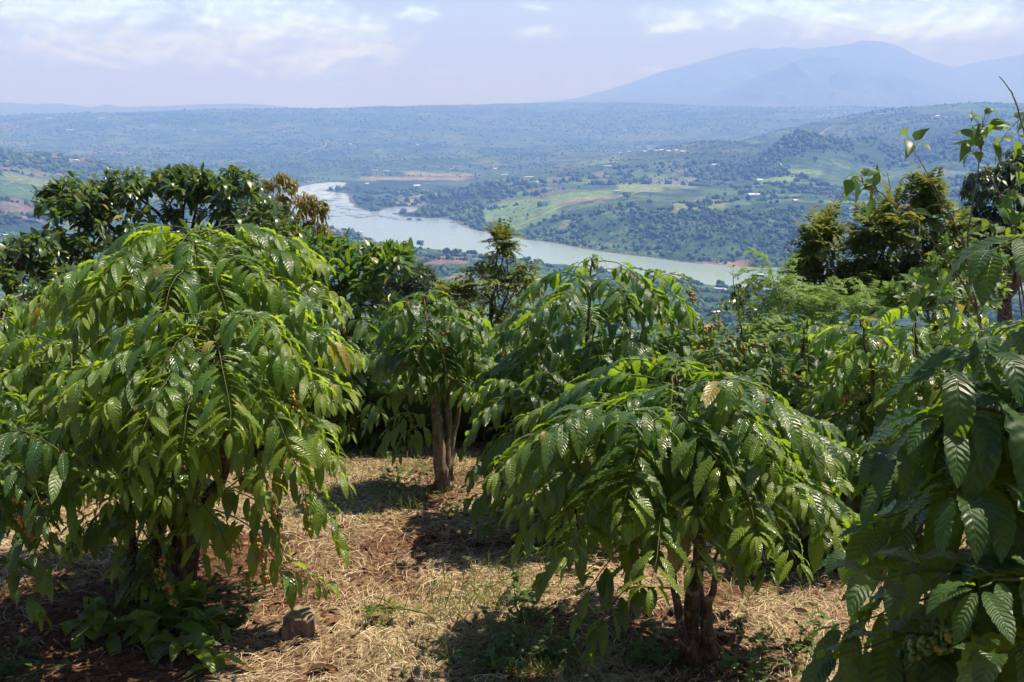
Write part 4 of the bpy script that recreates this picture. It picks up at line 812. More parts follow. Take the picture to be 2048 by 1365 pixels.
# ------------------------------------------------------------------ other trees and shrubs
def B(px, py, D, rx, ry, rz, w=1.0): return (at(px, py, D), (rx, ry, rz), w)
GT = 'broadleaf trees along the edge of the plantation'
b = G(330, 900, 13.4)
tree('broadleaf_tree', 'wide broadleaf tree with dark glossy leaves rising behind the tall left coffee tree', 'tree', b,
    [B(150,420,13.2,.55,.6,.42), B(255,385,13.5,.6,.6,.34), B(370,375,13.4,.55,.6,.34), B(455,385,13.3,.5,.6,.36), B(520,470,13.0,.6,.6,.5), B(300,500,13,1.1,.7,.6, 1.6), B(110,500,12.9,.5,.6,.45), B(590,520,12.8,.5,.5,.4), B(440,540,12.6,.8,.6,.5)],
    720, .10, at(330, 620, 13.4), 'avocado', lambda mb, t, d: rosettes(mb, t, d, 9, .15, .42, 5, 2, .45, young=.35), group=GT, nlimb=13, shell=.2, extra_tips=[at(*p) for p in [(150,345,13.2), (248,340,13.5), (365,338,13.4), (455,340,13.3), (470,335,13.3), (85,385,13.2), (210,350,13.4), (310,345,13.4), (410,352,13.3), (70,420,13.1), (400,345,13.2)]])
b = G(-40, 900, 12.2)
tree('broadleaf_tree', 'broadleaf tree at the left edge, lower than the wide one beside it', 'tree', b,
    [B(10,560,12.2,.6,.6,.45), B(80,600,12,.6,.6,.5), B(-60,560,12.2,.7,.6,.6), B(60,500,12.3,.4,.4,.2,.5), B(140,600,12,.5,.5,.4)], 150, .08, at(-20, 700, 12.2), 'avocado', lambda mb, t, d: rosettes(mb, t, d, 9, .15, .42, 5, 2, .45, young=.35), group=GT, nlimb=7, extra_tips=[at(*p) for p in [(35,470,12.2), (15,500,12.2), (60,480,12.2)]])
b = G(720, 900, 11.6)
tree('broadleaf_tree', 'sunlit broadleaf tree with upright bright green leaf rosettes left of the lake', 'tree', b,
    [B(640,520,12,.45,.5,.3), B(690,540,11.8,.45,.5,.35), B(745,545,11.6,.45,.5,.3), B(790,525,11.4,.25,.4,.2,.7), B(720,620,11.6,.5,.5,.4), B(640,600,11.8,.5,.5,.4)], 170, .07, at(700, 700, 11.6), 'bright', lambda mb, t, d: rosettes(mb, t, d, 8, .17, .36, 5, 2, .25, young=.25, up=.35), group=GT, nlimb=8, extra_tips=[at(*p) for p in [(690,475,11.8), (745,492,11.6), (770,497,11.5), (800,505,11.4), (815,545,11.3), (655,490,11.9), (620,478,12)]])
b = G(580, 900, 15.2)
tree('broadleaf_tree', 'slender tree with hanging reddish-brown young leaves beside the head of the lake', 'tree', b,
    [B(562,375,15.2,.30,.35,.28), B(545,430,15.2,.35,.35,.3), B(600,420,15.1,.28,.35,.3), B(632,425,15.1,.18,.3,.28), B(580,480,15.1,.5,.4,.25), B(648,462,15.1,.12,.2,.08,.3)], 260, .05, at(575, 560, 15.2), 'red', lambda mb, t, d: rosettes(mb, t, d, 9, .13, .22, 4, 1, .88, young=.32, up=-.2, spread=.6), group=GT, nlimb=9)
b = G(800, 900, 30); b[2] = float(gz(b[0], b[1]))
tree('dense_tree', 'dark rounded fine-leaved tree below the near lake shore', 'tree', b,
    [B(800,560,30,1.1,1.1,.75), B(760,580,30,.9,.9,.7), B(840,575,29.6,.7,.8,.7), B(800,620,29.5,1.2,1,.8)], 520, .16, at(800, 660, 30), 'dense', lambda mb, t, d: rosettes(mb, t, d, 16, .17, .3, 2, 1, .4, spread=1.), group=GT, nlimb=9, twig_r=.01)
def feather_leaf(n, L, pairs, lf, Wr, young, sub=None, nl=2, droop=.4):
    def f(mb, t, d):
        P = np.repeat(t, n, 0); r = norm(rng.randn(len(P), 3)); dd = np.repeat(d, n, 0) * .5 + r * .75 + np.array([0, 0, .15])
        pinnate(mb, P - np.repeat(d, n, 0) * rng.rand(len(P))[:, None] * .15, dd, L * (.7 + .5 * rng.rand(len(P))), pairs, lf, Wr, droop=droop, young=young, nl=nl, sub=sub)
    return f
b = G(980, 900, 14.2)
tree('feathery_tree', 'thin feathery tree standing up against the water in the middle', 'tree', b,
    [B(1010,500,14.2,.16,.2,.16,.6), B(975,560,14.2,.45,.4,.25), B(1040,570,14.2,.3,.3,.25), B(905,590,14.1,.3,.3,.2,.7), B(960,640,14,.55,.4,.4, 1.4), B(1000,480,14.2,.10,.1,.10,.4)], 70, .035, at(980, 690, 14.2), 'feather', feather_leaf(5, .24, 6, .10, .5, .3), group=GT, nlimb=9, extra_tips=[at(*p) for p in [(1008,460,14.2), (1012,468,14.2), (985,474,14.2), (1030,500,14.2), (940,535,14.2), (880,585,14.1), (1060,535,14.2)]])
b = G(1740, 1000, 13.2)
tree('feathery_tree', 'broad feathery tree with yellowish leaf tips in front of the right end of the lake', 'tree', b,
    [B(1640,505,13.2,.20,.4,.46), B(1732,480,13.2,.18,.4,.48,1.1), B(1690,575,13.1,.5,.5,.25,1.2), B(1785,470,13.1,.22,.5,.50,1.1), B(1848,440,13.2,.16,.3,.60,1.1), B(1900,480,13.2,.22,.3,.36), B(1610,560,13.2,.18,.3,.26,.7), B(1780,575,13,.7,.5,.25,1.3), B(1860,555,13,.5,.4,.28,1.1)],
    270, .05, at(1740, 640, 13.2), 'feather', feather_leaf(5, .28, 6, .115, .5, .35), group=GT, nlimb=14, extra_tips=[at(*p) for p in [(1845,352,13.2), (1850,365,13.2), (1640,435,13.2), (1660,440,13.2), (1735,415,13.2), (1625,470,13.2), (1600,500,13.2), (1810,390,13.2), (1590,520,13.2)]])
b = G(1610, 1000, 9.6)
tree('feathery_shrub', 'bright green fern-like shrub growing between the coffee trees on the right', 'shrub', b,
    [B(1570,610,9.6,.26,.3,.22), B(1600,680,9.5,.45,.4,.3,1.5), B(1660,640,9.5,.3,.3,.2), B(1540,680,9.5,.25,.3,.25), B(1660,720,9.4,.4,.3,.25), B(1740,610,9.4,.18,.2,.1,.6)], 50, .03, at(1610, 790, 9.6), 'fern', feather_leaf(4, .32, 8, .115, .3, .3, sub=(6, .032, .5, .2, .3, 2), droop=.5), group='shrubs between the coffee trees', nlimb=7, extra_tips=[at(*p) for p in [(1540,535,9.6), (1555,555,9.6), (1600,585,9.6), (1640,590,9.5), (1760,590,9.3), (1700,600,9.4)]])
b = G(2000, 900, 18)
tree('dense_tree', 'big dark tree with dense drooping leaves at the right edge of the skyline', 'tree', b,
    [B(1985,390,18,.55,.7,.6,1.3), B(2060,350,18,.6,.7,.6,1.3), B(1945,450,17.8,.35,.5,.4), B(2010,480,17.6,.7,.6,.5,1.3), B(2080,470,18,.7,.6,.6)], 620, .16, at(2010, 600, 18), 'dense', lambda mb, t, d: rosettes(mb, t, d, 12, .17, .27, 3, 1, .75, spread=.9), group=GT, nlimb=9, twig_r=.008)
for (px, py, D, rx, rz, n, mt, lab) in [(1870, 590, 9.0, .55, .22, 70, 'bright', 'leafy green shrub behind the right-hand coffee trees below the sapling'), (1930, 530, 10.5, .5, .35, 80, 'bright', 'yellow-green shrub between the feathery tree and the dark dense tree'), (960, 700, 12.2, .5, .3, 90, 'bright', 'sunlit pale shrub between the middle coffee trees'), (1480, 640, 12.0, .5, .3, 60, 'avocado', 'dark shrub by the water behind the cherry-laden coffee tree'), (1525, 585, 14.0, .35, .3, 70, 'avocado', 'dark leafy bush under the right end of the lake beside the fern-like shrub')]:
    b = G(px, 950, D)
    tree('shrub', lab, 'shrub', b, [B(px, py, D, rx, .4, rz), B(px - 40, py + 30, D, rx * .6, .4, rz), B(px + 40, py + 40, D, rx * .6, .4, rz)], n, .025, at(px, py + 80, D), mt, lambda mb, t, d: rosettes(mb, t, d, 9, .10, .45, 3, 2, .3, young=.3), group='shrubs between the coffee trees', nlimb=6)

# bare-stemmed sapling with pointed leaves, close on the right
def sapling():
    root_p = G(2060, 1300, 4.5); root = thing('sapling', 'spindly sapling with long bare stems and tufts of pointed leaves against the sky', 'sapling', root_p, None)
    st, lf = MB(), MB(); D = 4.5
    def stem(pts, r0, r1, n=16): c = wobble(curve(K(*[(p[0], p[1], p[2] if len(p) > 2 else D) for p in pts]), n), .003); tube(st, c, np.linspace(r0, r1, len(c)) * .62, 6, knob=.25); return c
    stem([(2060,1300), (2010,900), (1960,640)], .016, .010)
    a = stem([(1960,640), (1900,520), (1800,415), (1705,352)], .009, .003)
    b_ = stem([(1955,620), (1925,480), (1880,390), (1825,300)], .009, .003)
    c = stem([(2010,900), (1940,560), (1940,430), (1960,320), (1966,232)], .009, .003)
    stem([(1966,330), (2010,420), (2035,560), (2060,800)], .004, .008)
    d = stem([(2060,800), (2055,400), (2040,235), (2022,185), (1998,153)], .009, .003)
    e = stem([(2060,700), (2030,460), (2020,380)], .008, .004)
    stem([(1780,385), (1775,345)], .003, .002, 6); stem([(1905,500), (1850,360), (1800,385)], .003, .002, 8)
    f = stem([(1850,600), (1870,560), (1830,490), (1815,400)], .005, .002); stem([(2040,240), (2000,290), (1990,330)], .003, .002, 8)
    def tuft(px, py, n, spread, L=.10, D=4.5):
        P = np.array([at(px + rng.randn() * spread[0], py + rng.randn() * spread[1], D + rng.randn() * .04) for _ in range(n)]); ctr = at(px, py + 6, D)
        d = (P - ctr) * 4 + norm(rng.randn(n, 3)) * .5 + np.array([0, 0, .1])
        for q in P: tube(st, [ctr + (q - ctr) * k for k in (-.2, .5, 1)], .0011, 4)
        leaves(lf, P, d, np.tile([0, -.5, 1.], (n, 1)) + rng.randn(n, 3) * .5, L * (.7 + .6 * rng.rand(n)), L * .52 * (.7 + .6 * rng.rand(n)), .3 + .4 * rng.rand(n), fold=.25, nl=6, nu=2, kind='heart', col=np.stack([rng.rand(n), rng.rand(n) * .4, (rng.rand(n) < .08) * .7, np.ones(n)], 1))
    tuft(1725, 358, 10, (16, 14)); tuft(1755, 380, 4, (14, 12)); tuft(1822, 288, 6, (8, 7)); tuft(1965, 250, 8, (10, 14)); tuft(1960, 290, 8, (14, 14)); tuft(1945, 300, 4, (16, 10)); tuft(2035, 250, 6, (14, 14)); tuft(2000, 255, 2, (10, 4)); tuft(2030, 380, 10, (18, 26)); tuft(2025, 450, 10, (18, 24)); tuft(2035, 320, 4, (10, 16))
    tuft(1830, 420, 5, (10, 14)); tuft(1990, 440, 5, (14, 10)); tuft(1985, 480, 5, (10, 14)); tuft(1840, 570, 10, (20, 16), L=.09); tuft(1905, 600, 8, (20, 14), L=.09)
    st.build('stem', M['dry_twig'], root, loc=root_p); lf.build('leaves', M['heart'], root, loc=root_p)
sapling()

# ------------------------------------------------------------------ things on the ground
def boulder():
    p = G(600, 1245, 6.0); mb = MB(); T, F = ico3(); st = np.random.RandomState(4)
    pl = [((1, .1, .05), .098), ((-1, .08, 0), .10), ((.1, -1, .12), .085), ((0, 1, 0), .09), ((.08, -.1, 1), .085), ((.6, -.6, .5), .115), ((-.7, -.5, .5), .118), ((.7, .2, .8), .112), ((-.6, .1, .9), .108), ((.7, -.7, -.2), .122)]
    n = norm(np.array([q[0] for q in pl], float)); d = np.array([q[1] for q in pl])
    dot = T @ n.T; r = np.where(dot > .05, d / np.maximum(dot, .05), 9).min(1); r = np.minimum(r, .16)
    v = T * (r * (1 + .12 * fbm(T[:, 0] * 3 + T[:, 2] * 2.7 + 4, T[:, 1] * 3 + T[:, 2], 5)))[:, None]
    mb.add(v + p + [0, 0, .055], F); o = mb.build('stone_block', bark_mat('brown_stone', (0.12, 0.085, 0.055), (0.29, 0.22, 0.15), 16), loc=p)
    tag(o, 'squarish brown stone block standing on the soil beside the left coffee tree', 'stone')
def ico3():
    import bmesh
    bm = bmesh.new(); bmesh.ops.create_icosphere(bm, subdivisions=5, radius=1.0)
    v = np.array([x.co[:] for x in bm.verts]); f = np.array([[x.index for x in p.verts] for p in bm.faces]); bm.free(); return v, f
boulder()
def cut_branch(name, label, cat, spots, n, mat, Lr, dead=.0, group=None):
    p = G(*spots[0]); root = thing(name, label, cat, p, group); lf, tw = MB(), MB()
    for s in spots:
        q = G(*s); q[2] = float(gzf(q[0], q[1])); a = rng.rand() * 6.28
        c = np.array([q + np.array([math.cos(a) * t, math.sin(a) * t, .03 + .10 * math.sin(3 * t + 1)]) for t in np.linspace(-.25, .25, 7)]); tube(tw, c, .006, 5)
        k = rng.randint(0, 7, n); d = np.stack([rng.randn(n), rng.randn(n), .25 + .35 * rng.rand(n)], 1)
        leaves(lf, c[k], d, np.tile([0, 0, 1.], (n, 1)) + rng.randn(n, 3) * .4, Lr * (.6 + .7 * rng.rand(n)), Lr * .4 * (.7 + .5 * rng.rand(n)), .35 + .3 * rng.rand(n), fold=.25, wave=.07, nl=10, nu=4, kind='coffee', col=np.stack([rng.rand(n), rng.rand(n) * .3, (rng.rand(n) < dead) * rng.rand(n), np.ones(n)], 1))
    tw.build('stalk', M['twig'], root, loc=p); lf.build('leaves', M[mat], root, loc=p)
cut_branch('cut_branch', 'heap of cut green coffee branches lying under the big left tree', 'cut branches', [(330,1270,6.1), (380,1310,5.9), (300,1290,6.0), (400,1270,6.1), (350,1340,5.7), (260,1250,6.2), (420,1330,5.7), (230,1300,5.9)], 18, 'coffee_light', .22, .12)
cut_branch('cut_branch', 'wilted green and red-brown leaf sprig lying on the straw right of the stone', 'cut branches', [(745,1245,6.1), (790,1240,6.15)], 9, 'coffee', .11, .6)
def dead_leaf():
    p = G(640, 1345, 5.45); p[2] = float(gzf(p[0], p[1])) + .015; mb = MB()
    leaves(mb, p[None] - [.07, .02, 0], np.array([[1, .25, .28]]), np.array([[0, 0, 1.]]), .17, .075, .45, fold=.7, wave=.05, nl=12, nu=4, waves=3, kind='coffee', col=np.array([[.3, 0, 0, 1.]]))
    tag(mb.build('fallen_leaf', M['dead'], loc=p), 'large curled dark brown dead leaf on the straw at the bottom', 'leaf')
dead_leaf()
def weed(label, px, py, D, h, n, nst, spread):
    p = G(px, py, D); root = thing('weed', label, 'weed', p, 'weeds along the path'); st, lf = MB(), MB()
    for _ in range(nst):
        q = p + [rng.randn() * spread, rng.randn() * spread, 0]; q[2] = float(gzf(q[0], q[1])); hh = h * (.5 + .6 * rng.rand())
        c = wobble(curve([p, p * .5 + q * .5 + [0, 0, .02], q + [rng.randn() * .05, rng.randn() * .05, hh * .6], q + [rng.randn() * .1, rng.randn() * .1, hh]], 8), .004); tube(st, c, np.linspace(.004, .0015, len(c)), 4)
        k = rng.randint(1, len(c), n); d = np.stack([rng.randn(n), rng.randn(n), .3 + .3 * rng.rand(n)], 1)
        leaves(lf, c[k], d, np.tile([0, 0, 1.], (n, 1)), .055 * (.6 + .8 * rng.rand(n)), .03 * (.6 + .8 * rng.rand(n)), .3, fold=.15, nl=4, nu=2, col=np.stack([rng.rand(n), rng.rand(n) * .5, rng.rand(n) * 0, np.ones(n)], 1))
    st.build('stem', M['twig'], root, loc=p); lf.build('leaves', M['weed'], root, loc=p)
weed('tall weed in the sun at the path edge, left of the front tree', 1040, 1160, 6.5, .38, 16, 3, .05)
weed('leafy weed clump below the tall flowering one, half in shade', 1050, 1210, 6.2, .25, 14, 7, .12)
weed('low weed patch in the bottom middle beside the path', 1010, 1330, 5.5, .16, 14, 14, .16)
weed('weed clump under the low hanging leaves of the front tree', 1110, 1300, 5.6, .22, 14, 9, .13)
weed('weed growing at the foot of the front tree trunk, left side', 1290, 1310, 5.6, .2, 14, 9, .12)
weed('small weed in the soil right of the front tree trunk', 1500, 1340, 5.45, .14, 12, 6, .1)
weed('weed at the foot of the big left tree', 340, 1190, 6.4, .26, 14, 8, .15)
weed('weed with spreading leaves between the left tree and the stone', 470, 1240, 6.1, .22, 12, 6, .12)
weed('weed in the bottom left corner at the edge of the frame', 30, 1350, 5.45, .18, 12, 8, .14)
weed('weed in the dappled shade right of the trunk by the near bush', 1600, 1290, 5.8, .2, 12, 8, .14)
weed('low green weed left of the pale middle trunk', 780, 985, 9.2, .16, 14, 9, .2)

# ------------------------------------------------------------------ far woods, single trees, houses, rafts
import bmesh
def ico(sub):
    bm = bmesh.new(); bmesh.ops.create_icosphere(bm, subdivisions=sub, radius=1.0)
    v = np.array([x.co[:] for x in bm.verts]); f = np.array([[x.index for x in p.verts] for p in bm.faces]); bm.free(); return v, f
ICO0, ICO1, ICO2, ICO3 = ico(1), ico(2), ico(3), ico(3)
def canopy_mat():
    m, t = material('far_canopy'); out = t.n('ShaderNodeOutputMaterial'); b = t.n('ShaderNodeBsdfPrincipled'); t.L(b.outputs[0], out.inputs[0])
    a = t.n('ShaderNodeAttribute'); a.attribute_name = 'Col'; s = t.n('ShaderNodeSeparateColor'); t.L(a.outputs['Color'], s.inputs[0])
    geo = t.n('ShaderNodeNewGeometry'); n = t.noise(geo.outputs['Position'], .8, 4, .7).outputs[0]
    f = t.m('ADD', s.outputs[0], t.m('MULTIPLY', t.m('SUBTRACT', n, .5), .9))
    t.L(t.ramp(f, [(0, (0.018, 0.042, 0.016)), (.5, (0.040, 0.080, 0.024)), (.85, (0.075, 0.125, 0.034)), (1, (0.11, 0.16, 0.042))]), b.inputs['Base Color']); b.inputs['Roughness'].default_value = .8; b.inputs['Specular IOR Level'].default_value = .15
    bp = t.n('ShaderNodeBump'); bp.inputs['Strength'].default_value = 1.0; bp.inputs['Distance'].default_value = .8; t.L(n, bp.inputs['Height']); t.L(bp.outputs[0], b.inputs['Normal'])
    return m
M['canopy'] = canopy_mat()
def interp_grid(A, u, v):
    i = np.clip(np.searchsorted(U_AX, u) - 1, 0, len(U_AX) - 2); j = np.clip(np.searchsorted(V_AX, v) - 1, 0, len(V_AX) - 2)
    a = (u - U_AX[i]) / (U_AX[i + 1] - U_AX[i]); b = (v - V_AX[j]) / (V_AX[j + 1] - V_AX[j])
    return (A[i, j] * (1 - a) + A[i + 1, j] * a) * (1 - b) + (A[i, j + 1] * (1 - a) + A[i + 1, j + 1] * a) * b
LUM = np.where(PCOL[..., 3] > .5, PCOL[..., :3].sum(-1), .2)
def blobs_on(u, v, rad, templ, tall=(.8, 1.5), tone=(.2, .9)):
    y = np.exp(v); x = u * y; h = interp_grid(HH, u, v); N = len(u); T, F = templ; q = len(T)
    sc = np.stack([rad * (.8 + .5 * rng.rand(N)), rad * (.8 + .5 * rng.rand(N)), rad * (tall[0] + (tall[1] - tall[0]) * rng.rand(N))], 1)
    d = 1 + .55 * (rng.rand(N, q) - .5)
    ang = rng.rand(N) * 6.28; c, s = np.cos(ang), np.sin(ang)
    V = T[None] * d[..., None]; V = np.stack([V[..., 0] * c[:, None] - V[..., 1] * s[:, None], V[..., 0] * s[:, None] + V[..., 1] * c[:, None], V[..., 2]], -1) * sc[:, None]
    V += np.stack([x, y, LAKE + h + sc[:, 2] * .6], 1)[:, None]
    col = np.stack([np.clip(tone[0] + (tone[1] - tone[0]) * rng.rand(N), 0, 1), np.zeros(N), np.zeros(N), np.ones(N)], 1)
    return V.reshape(-1, 3), (F[None] + (np.arange(N) * q)[:, None, None]).reshape(-1, 3), np.repeat(col, q, 0)
def hedge(x, y, s=120.):
    """distance to the nearest boundary between irregular plots"""
    gx_, gy_ = x / s, y / s; ix, iy = np.floor(gx_).astype(int), np.floor(gy_).astype(int); d = []
    for i in (-1, 0, 1):
        for j in (-1, 0, 1):
            cx, cy_ = ix + i, iy + j; px_ = cx + _tab[cx & 255, cy_ & 255]; py_ = cy_ + _tab[(cx + 91) & 255, (cy_ + 37) & 255]; d.append(np.hypot(gx_ - px_, gy_ - py_))
    d = np.sort(np.array(d), 0); return (d[1] - d[0]) * s / 2
def sow(n, v0, v1, keep):
    u = (rng.rand(n) * 2 - 1) * .60; v = v0 + (v1 - v0) * rng.rand(n); y = np.exp(v); x = u * y
    sdv = interp_grid(SDV, u, v); w = interp_grid(WOOD, u, v); l = interp_grid(LUM, u, v)
    ed = hedge(x, y); cl = fbm(x / 160 + 3, y / 160, 4); cl2 = fbm(x / 900 + 13, y / 900, 3)
    k = (rng.rand(n) < np.maximum(keep(w, l, cl, cl2, y), .75 * (ed < 7) * (fbm(x / 300 + 7, y / 300 + 2, 2) > -.05))) & (sdv > 8); return u[k], v[k]
mb = MB()
k1 = lambda w, l, cl, cl2, y: np.clip(.003 + w * sstep(cl, -.30, .06) * 1.1 + sstep(cl * 1.4 + cl2 * .6, .08, .26) * .8, 0, 1) * np.where(l > .33, .06, 1)
u, v = sow(110000, math.log(950), math.log(2900), k1); y = np.exp(v)
V, F, c = blobs_on(u, v, (1.0 + 4.2 * rng.rand(len(u)) ** 3) * np.clip(y / 1800, .8, 1.4), ICO1); mb.add(V, F, c=c)
u, v = sow(60000, math.log(2900), math.log(8800), k1); y = np.exp(v)
V, F, c = blobs_on(u, v, (1.5 + 3.4 * rng.rand(len(u)) ** 2) * np.clip(y / 4000, .8, 1.6), ICO0, (.7, 1.2)); mb.add(V, F, c=c)
tag(mb.build('far_woods', M['canopy']), kind='stuff')

def far_tree(tall, wide, seed):
    """trunk and lumpy crown of one tree standing far off; origin at its foot"""
    st = np.random.RandomState(seed); T, F = ICO3; cr = MB()
    for i in range(7):
        o = np.array([st.randn() * wide * .38, st.randn() * wide * .38, tall * (.52 + .28 * st.rand())]) if i else np.array([0, 0, tall * .62])
        r = np.array([wide * .36, wide * .36, tall * .24]) * (.7 + .5 * st.rand()); d = 1 + .30 * fbm(T[:, 0] * 2.2 + seed + i, T[:, 1] * 2.2 + T[:, 2] * 1.7 + i, 4)[:, None] * 2
        cr.add(T * d * r + o, F, c=(.35 + .4 * st.rand(), 0, 0, 1))
    tr = MB(); tube(tr, [[0, 0, -.5], [.1, 0, tall * .3], [0, .1, tall * .62]], [tall * .05, tall * .035, tall * .015], 6)
    return cr, tr
PROTO = {}
def place_far_tree(kind, px, py, size, label, group):
    p = hit(px, py); root = thing('far_tree', label, 'tree', p, group)
    if kind not in PROTO:
        cr, tr = far_tree(*kind); PROTO[kind] = (tr.build('trunk', M['bark'], root, loc=p).data, cr.build('crown', M['canopy'], root, loc=p).data); obs = list(root.children)
        for me in PROTO[kind]:
            co = np.zeros(len(me.vertices) * 3, np.float32); me.vertices.foreach_get('co', co); co = co.reshape(-1, 3) + p.astype(np.float32); me.vertices.foreach_set('co', co.ravel()); me.update()
    else:
        for nm, me in zip(('trunk', 'crown'), PROTO[kind]): o = bpy.data.objects.new(nm, me); COL.objects.link(o); o.parent = root
    root.scale = (size, size, size); root.rotation_euler[2] = rng.rand() * 6.28
TREES = [((9, 7, 1), 841, 496, 1.5, 'single round tree on the near lake shore with the water right behind it'), ((13, 5, 2), 893, 518, 1.5, 'tall narrow tree on the near shore beside the brown field'), ((9, 7, 1), 866, 520, .9, 'small tree on the brown field by the near shore'),
         ((9, 7, 3), 908, 446, 1.4, 'single tree at the tip of the light green slope on the far shore'), ((10, 11, 4), 1382, 421, 1.7, 'round bushy tree alone on the green slope across the lake'), ((10, 11, 4), 1641, 378, 2.2, 'dark bushy tree among the upper fields of the far slope'), ((10, 11, 4), 1700, 408, 1.6, 'lone dark tree at the right part of the far slope'),
         ((9, 7, 3), 1254, 400, 1.6, 'dark tree beside the pale path on the far slope'), ((10, 11, 4), 28, 446, 1.6, 'tree below the brown field at the left edge'), ((10, 11, 4), 70, 446, 1.8, 'larger tree below the brown field, half behind the broadleaf tree'), ((10, 11, 4), 1600, 470, 1.7, 'bushy tree on the far slope just left of the feathery tree')]
for k, px, py, s, lab in TREES: place_far_tree(k, px, py, s, lab, 'single trees round the lake')
for px, py in [(690, 466), (702, 488), (716, 486), (738, 490), (745, 494), (815, 500), (915, 514), (930, 518), (945, 515), (1050, 528), (1075, 533), (1100, 540), (1375, 572), (1395, 575), (1440, 582)]:
    place_far_tree((9, 7, 1) if rng.rand() < .5 else (9, 7, 3), px, py, .9 + .6 * rng.rand(), 'small tree in the belt along the near lake shore', 'trees along the near lake shore')

pm, t = material('far_paint'); out = t.n('ShaderNodeOutputMaterial'); pb = t.n('ShaderNodeBsdfPrincipled'); t.L(pb.outputs[0], out.inputs[0]); pa = t.n('ShaderNodeAttribute'); pa.attribute_name = 'Col'; t.L(pa.outputs['Color'], pb.inputs['Base Color']); pb.inputs['Roughness'].default_value = .6
def house_mesh(lx, ly, h, rh, wall, roof, eave=.5):
    m = MB(); a, b = lx / 2, ly / 2
    def box(x0, x1, y0, y1, z0, z1, c):
        v = np.array([[x, y, z] for z in (z0, z1) for x, y in ((x0, y0), (x1, y0), (x1, y1), (x0, y1))]); m.add(v, np.array([[3, 2, 1, 0], [4, 5, 6, 7], [0, 1, 5, 4], [1, 2, 6, 5], [2, 3, 7, 6], [3, 0, 4, 7]]), c=(*c, 1))
    box(-a, a, -b, b, -1.5, h, wall)
    ea, eb = a + eave, b + eave
    v = np.array([[-ea, -eb, h - .2], [ea, -eb, h - .2], [ea, 0, h + rh], [-ea, 0, h + rh], [ea, eb, h - .2], [-ea, eb, h - .2], [-ea, -eb, h - .45], [ea, -eb, h - .45], [ea, eb, h - .45], [-ea, eb, h - .45]])
    m.add(v, [np.array([[0, 1, 2, 3], [3, 2, 4, 5], [6, 7, 1, 0], [5, 4, 8, 9], [9, 8, 7, 6]]), np.array([[0, 3, 5], [2, 1, 4]])], c=(*roof, 1))
    for k in (-.3, .3): box(a * k * 2 - .5, a * k * 2 + .5, -b - .04, -b + .1, .9, 2.1, (.06, .06, .07))
    box(-.5, .5, -b - .05, -b + .1, 0, 2.1, (.12, .07, .05))
    return m
HT = [house_mesh(11, 8, 3.4, 2.0, (.62, .60, .55), (.46, .46, .45)), house_mesh(12, 8, 3.6, 2.4, (.66, .62, .52), (.42, .20, .14)), house_mesh(34, 10, 3.6, 1.6, (.6, .6, .58), (.50, .51, .52)), house_mesh(13, 9, 4.2, 2.2, (.60, .62, .62), (.42, .50, .60))]
HM = {}
def house(px, py, k, s, label, group, name='house', cat='house'):
    p = hit(px, py)
    if k not in HM: o = HT[k].build(name, pm, smooth=False); HM[k] = o.data
    else: o = bpy.data.objects.new(name, HM[k]); COL.objects.link(o)
    s = s * (.55 if k == 2 else .8); o.location = p; o.scale = (s, s, s); o.rotation_euler[2] = (rng.rand() - .5) * 1.2; tag(o, label, cat, group)
for px, py in [(1504,214),(1516,213),(1530,215),(1542,214),(1550,216),(1558,213),(1567,215),(1580,216),(1593,217),(1604,215),(1616,217),(1628,218),(1640,217),(1655,219),(1668,218),(1420,211),(1450,211),(1390,210),(1330,209),(1700,219)]:
    house(px, py, rng.choice([0, 0, 1]), 1.6 + .6 * rng.rand(), 'tiny pale house in the village along the skyline under the mountain', 'village houses on the skyline')
for px, py in [(1636,234),(1646,232),(1657,231),(1668,230),(1676,229),(1690,227),(1655,236),(1640,238)]:
    house(px, py, 0, 1.5, 'small pale house on the slope just below the skyline village', 'houses below the skyline village')
for px, py in [(1300,301),(1312,304),(1322,303),(1336,305),(1352,304),(1366,306),(1290,306),(1258,305),(1240,308)]:
    house(px, py, rng.choice([0, 0, 3]), 1.3, 'small pale-roofed house of the hamlet in the middle of the valley', 'hamlet houses in the valley')
for px, py in [(5,324),(15,325),(22,326),(30,327),(36,329),(52,330),(140,322),(147,323),(155,324)]:
    house(px, py, rng.choice([0, 0, 2]), 1.0 + .3 * rng.rand(), 'white-roofed house on the wooded hill at the left edge', 'houses on the left hill')
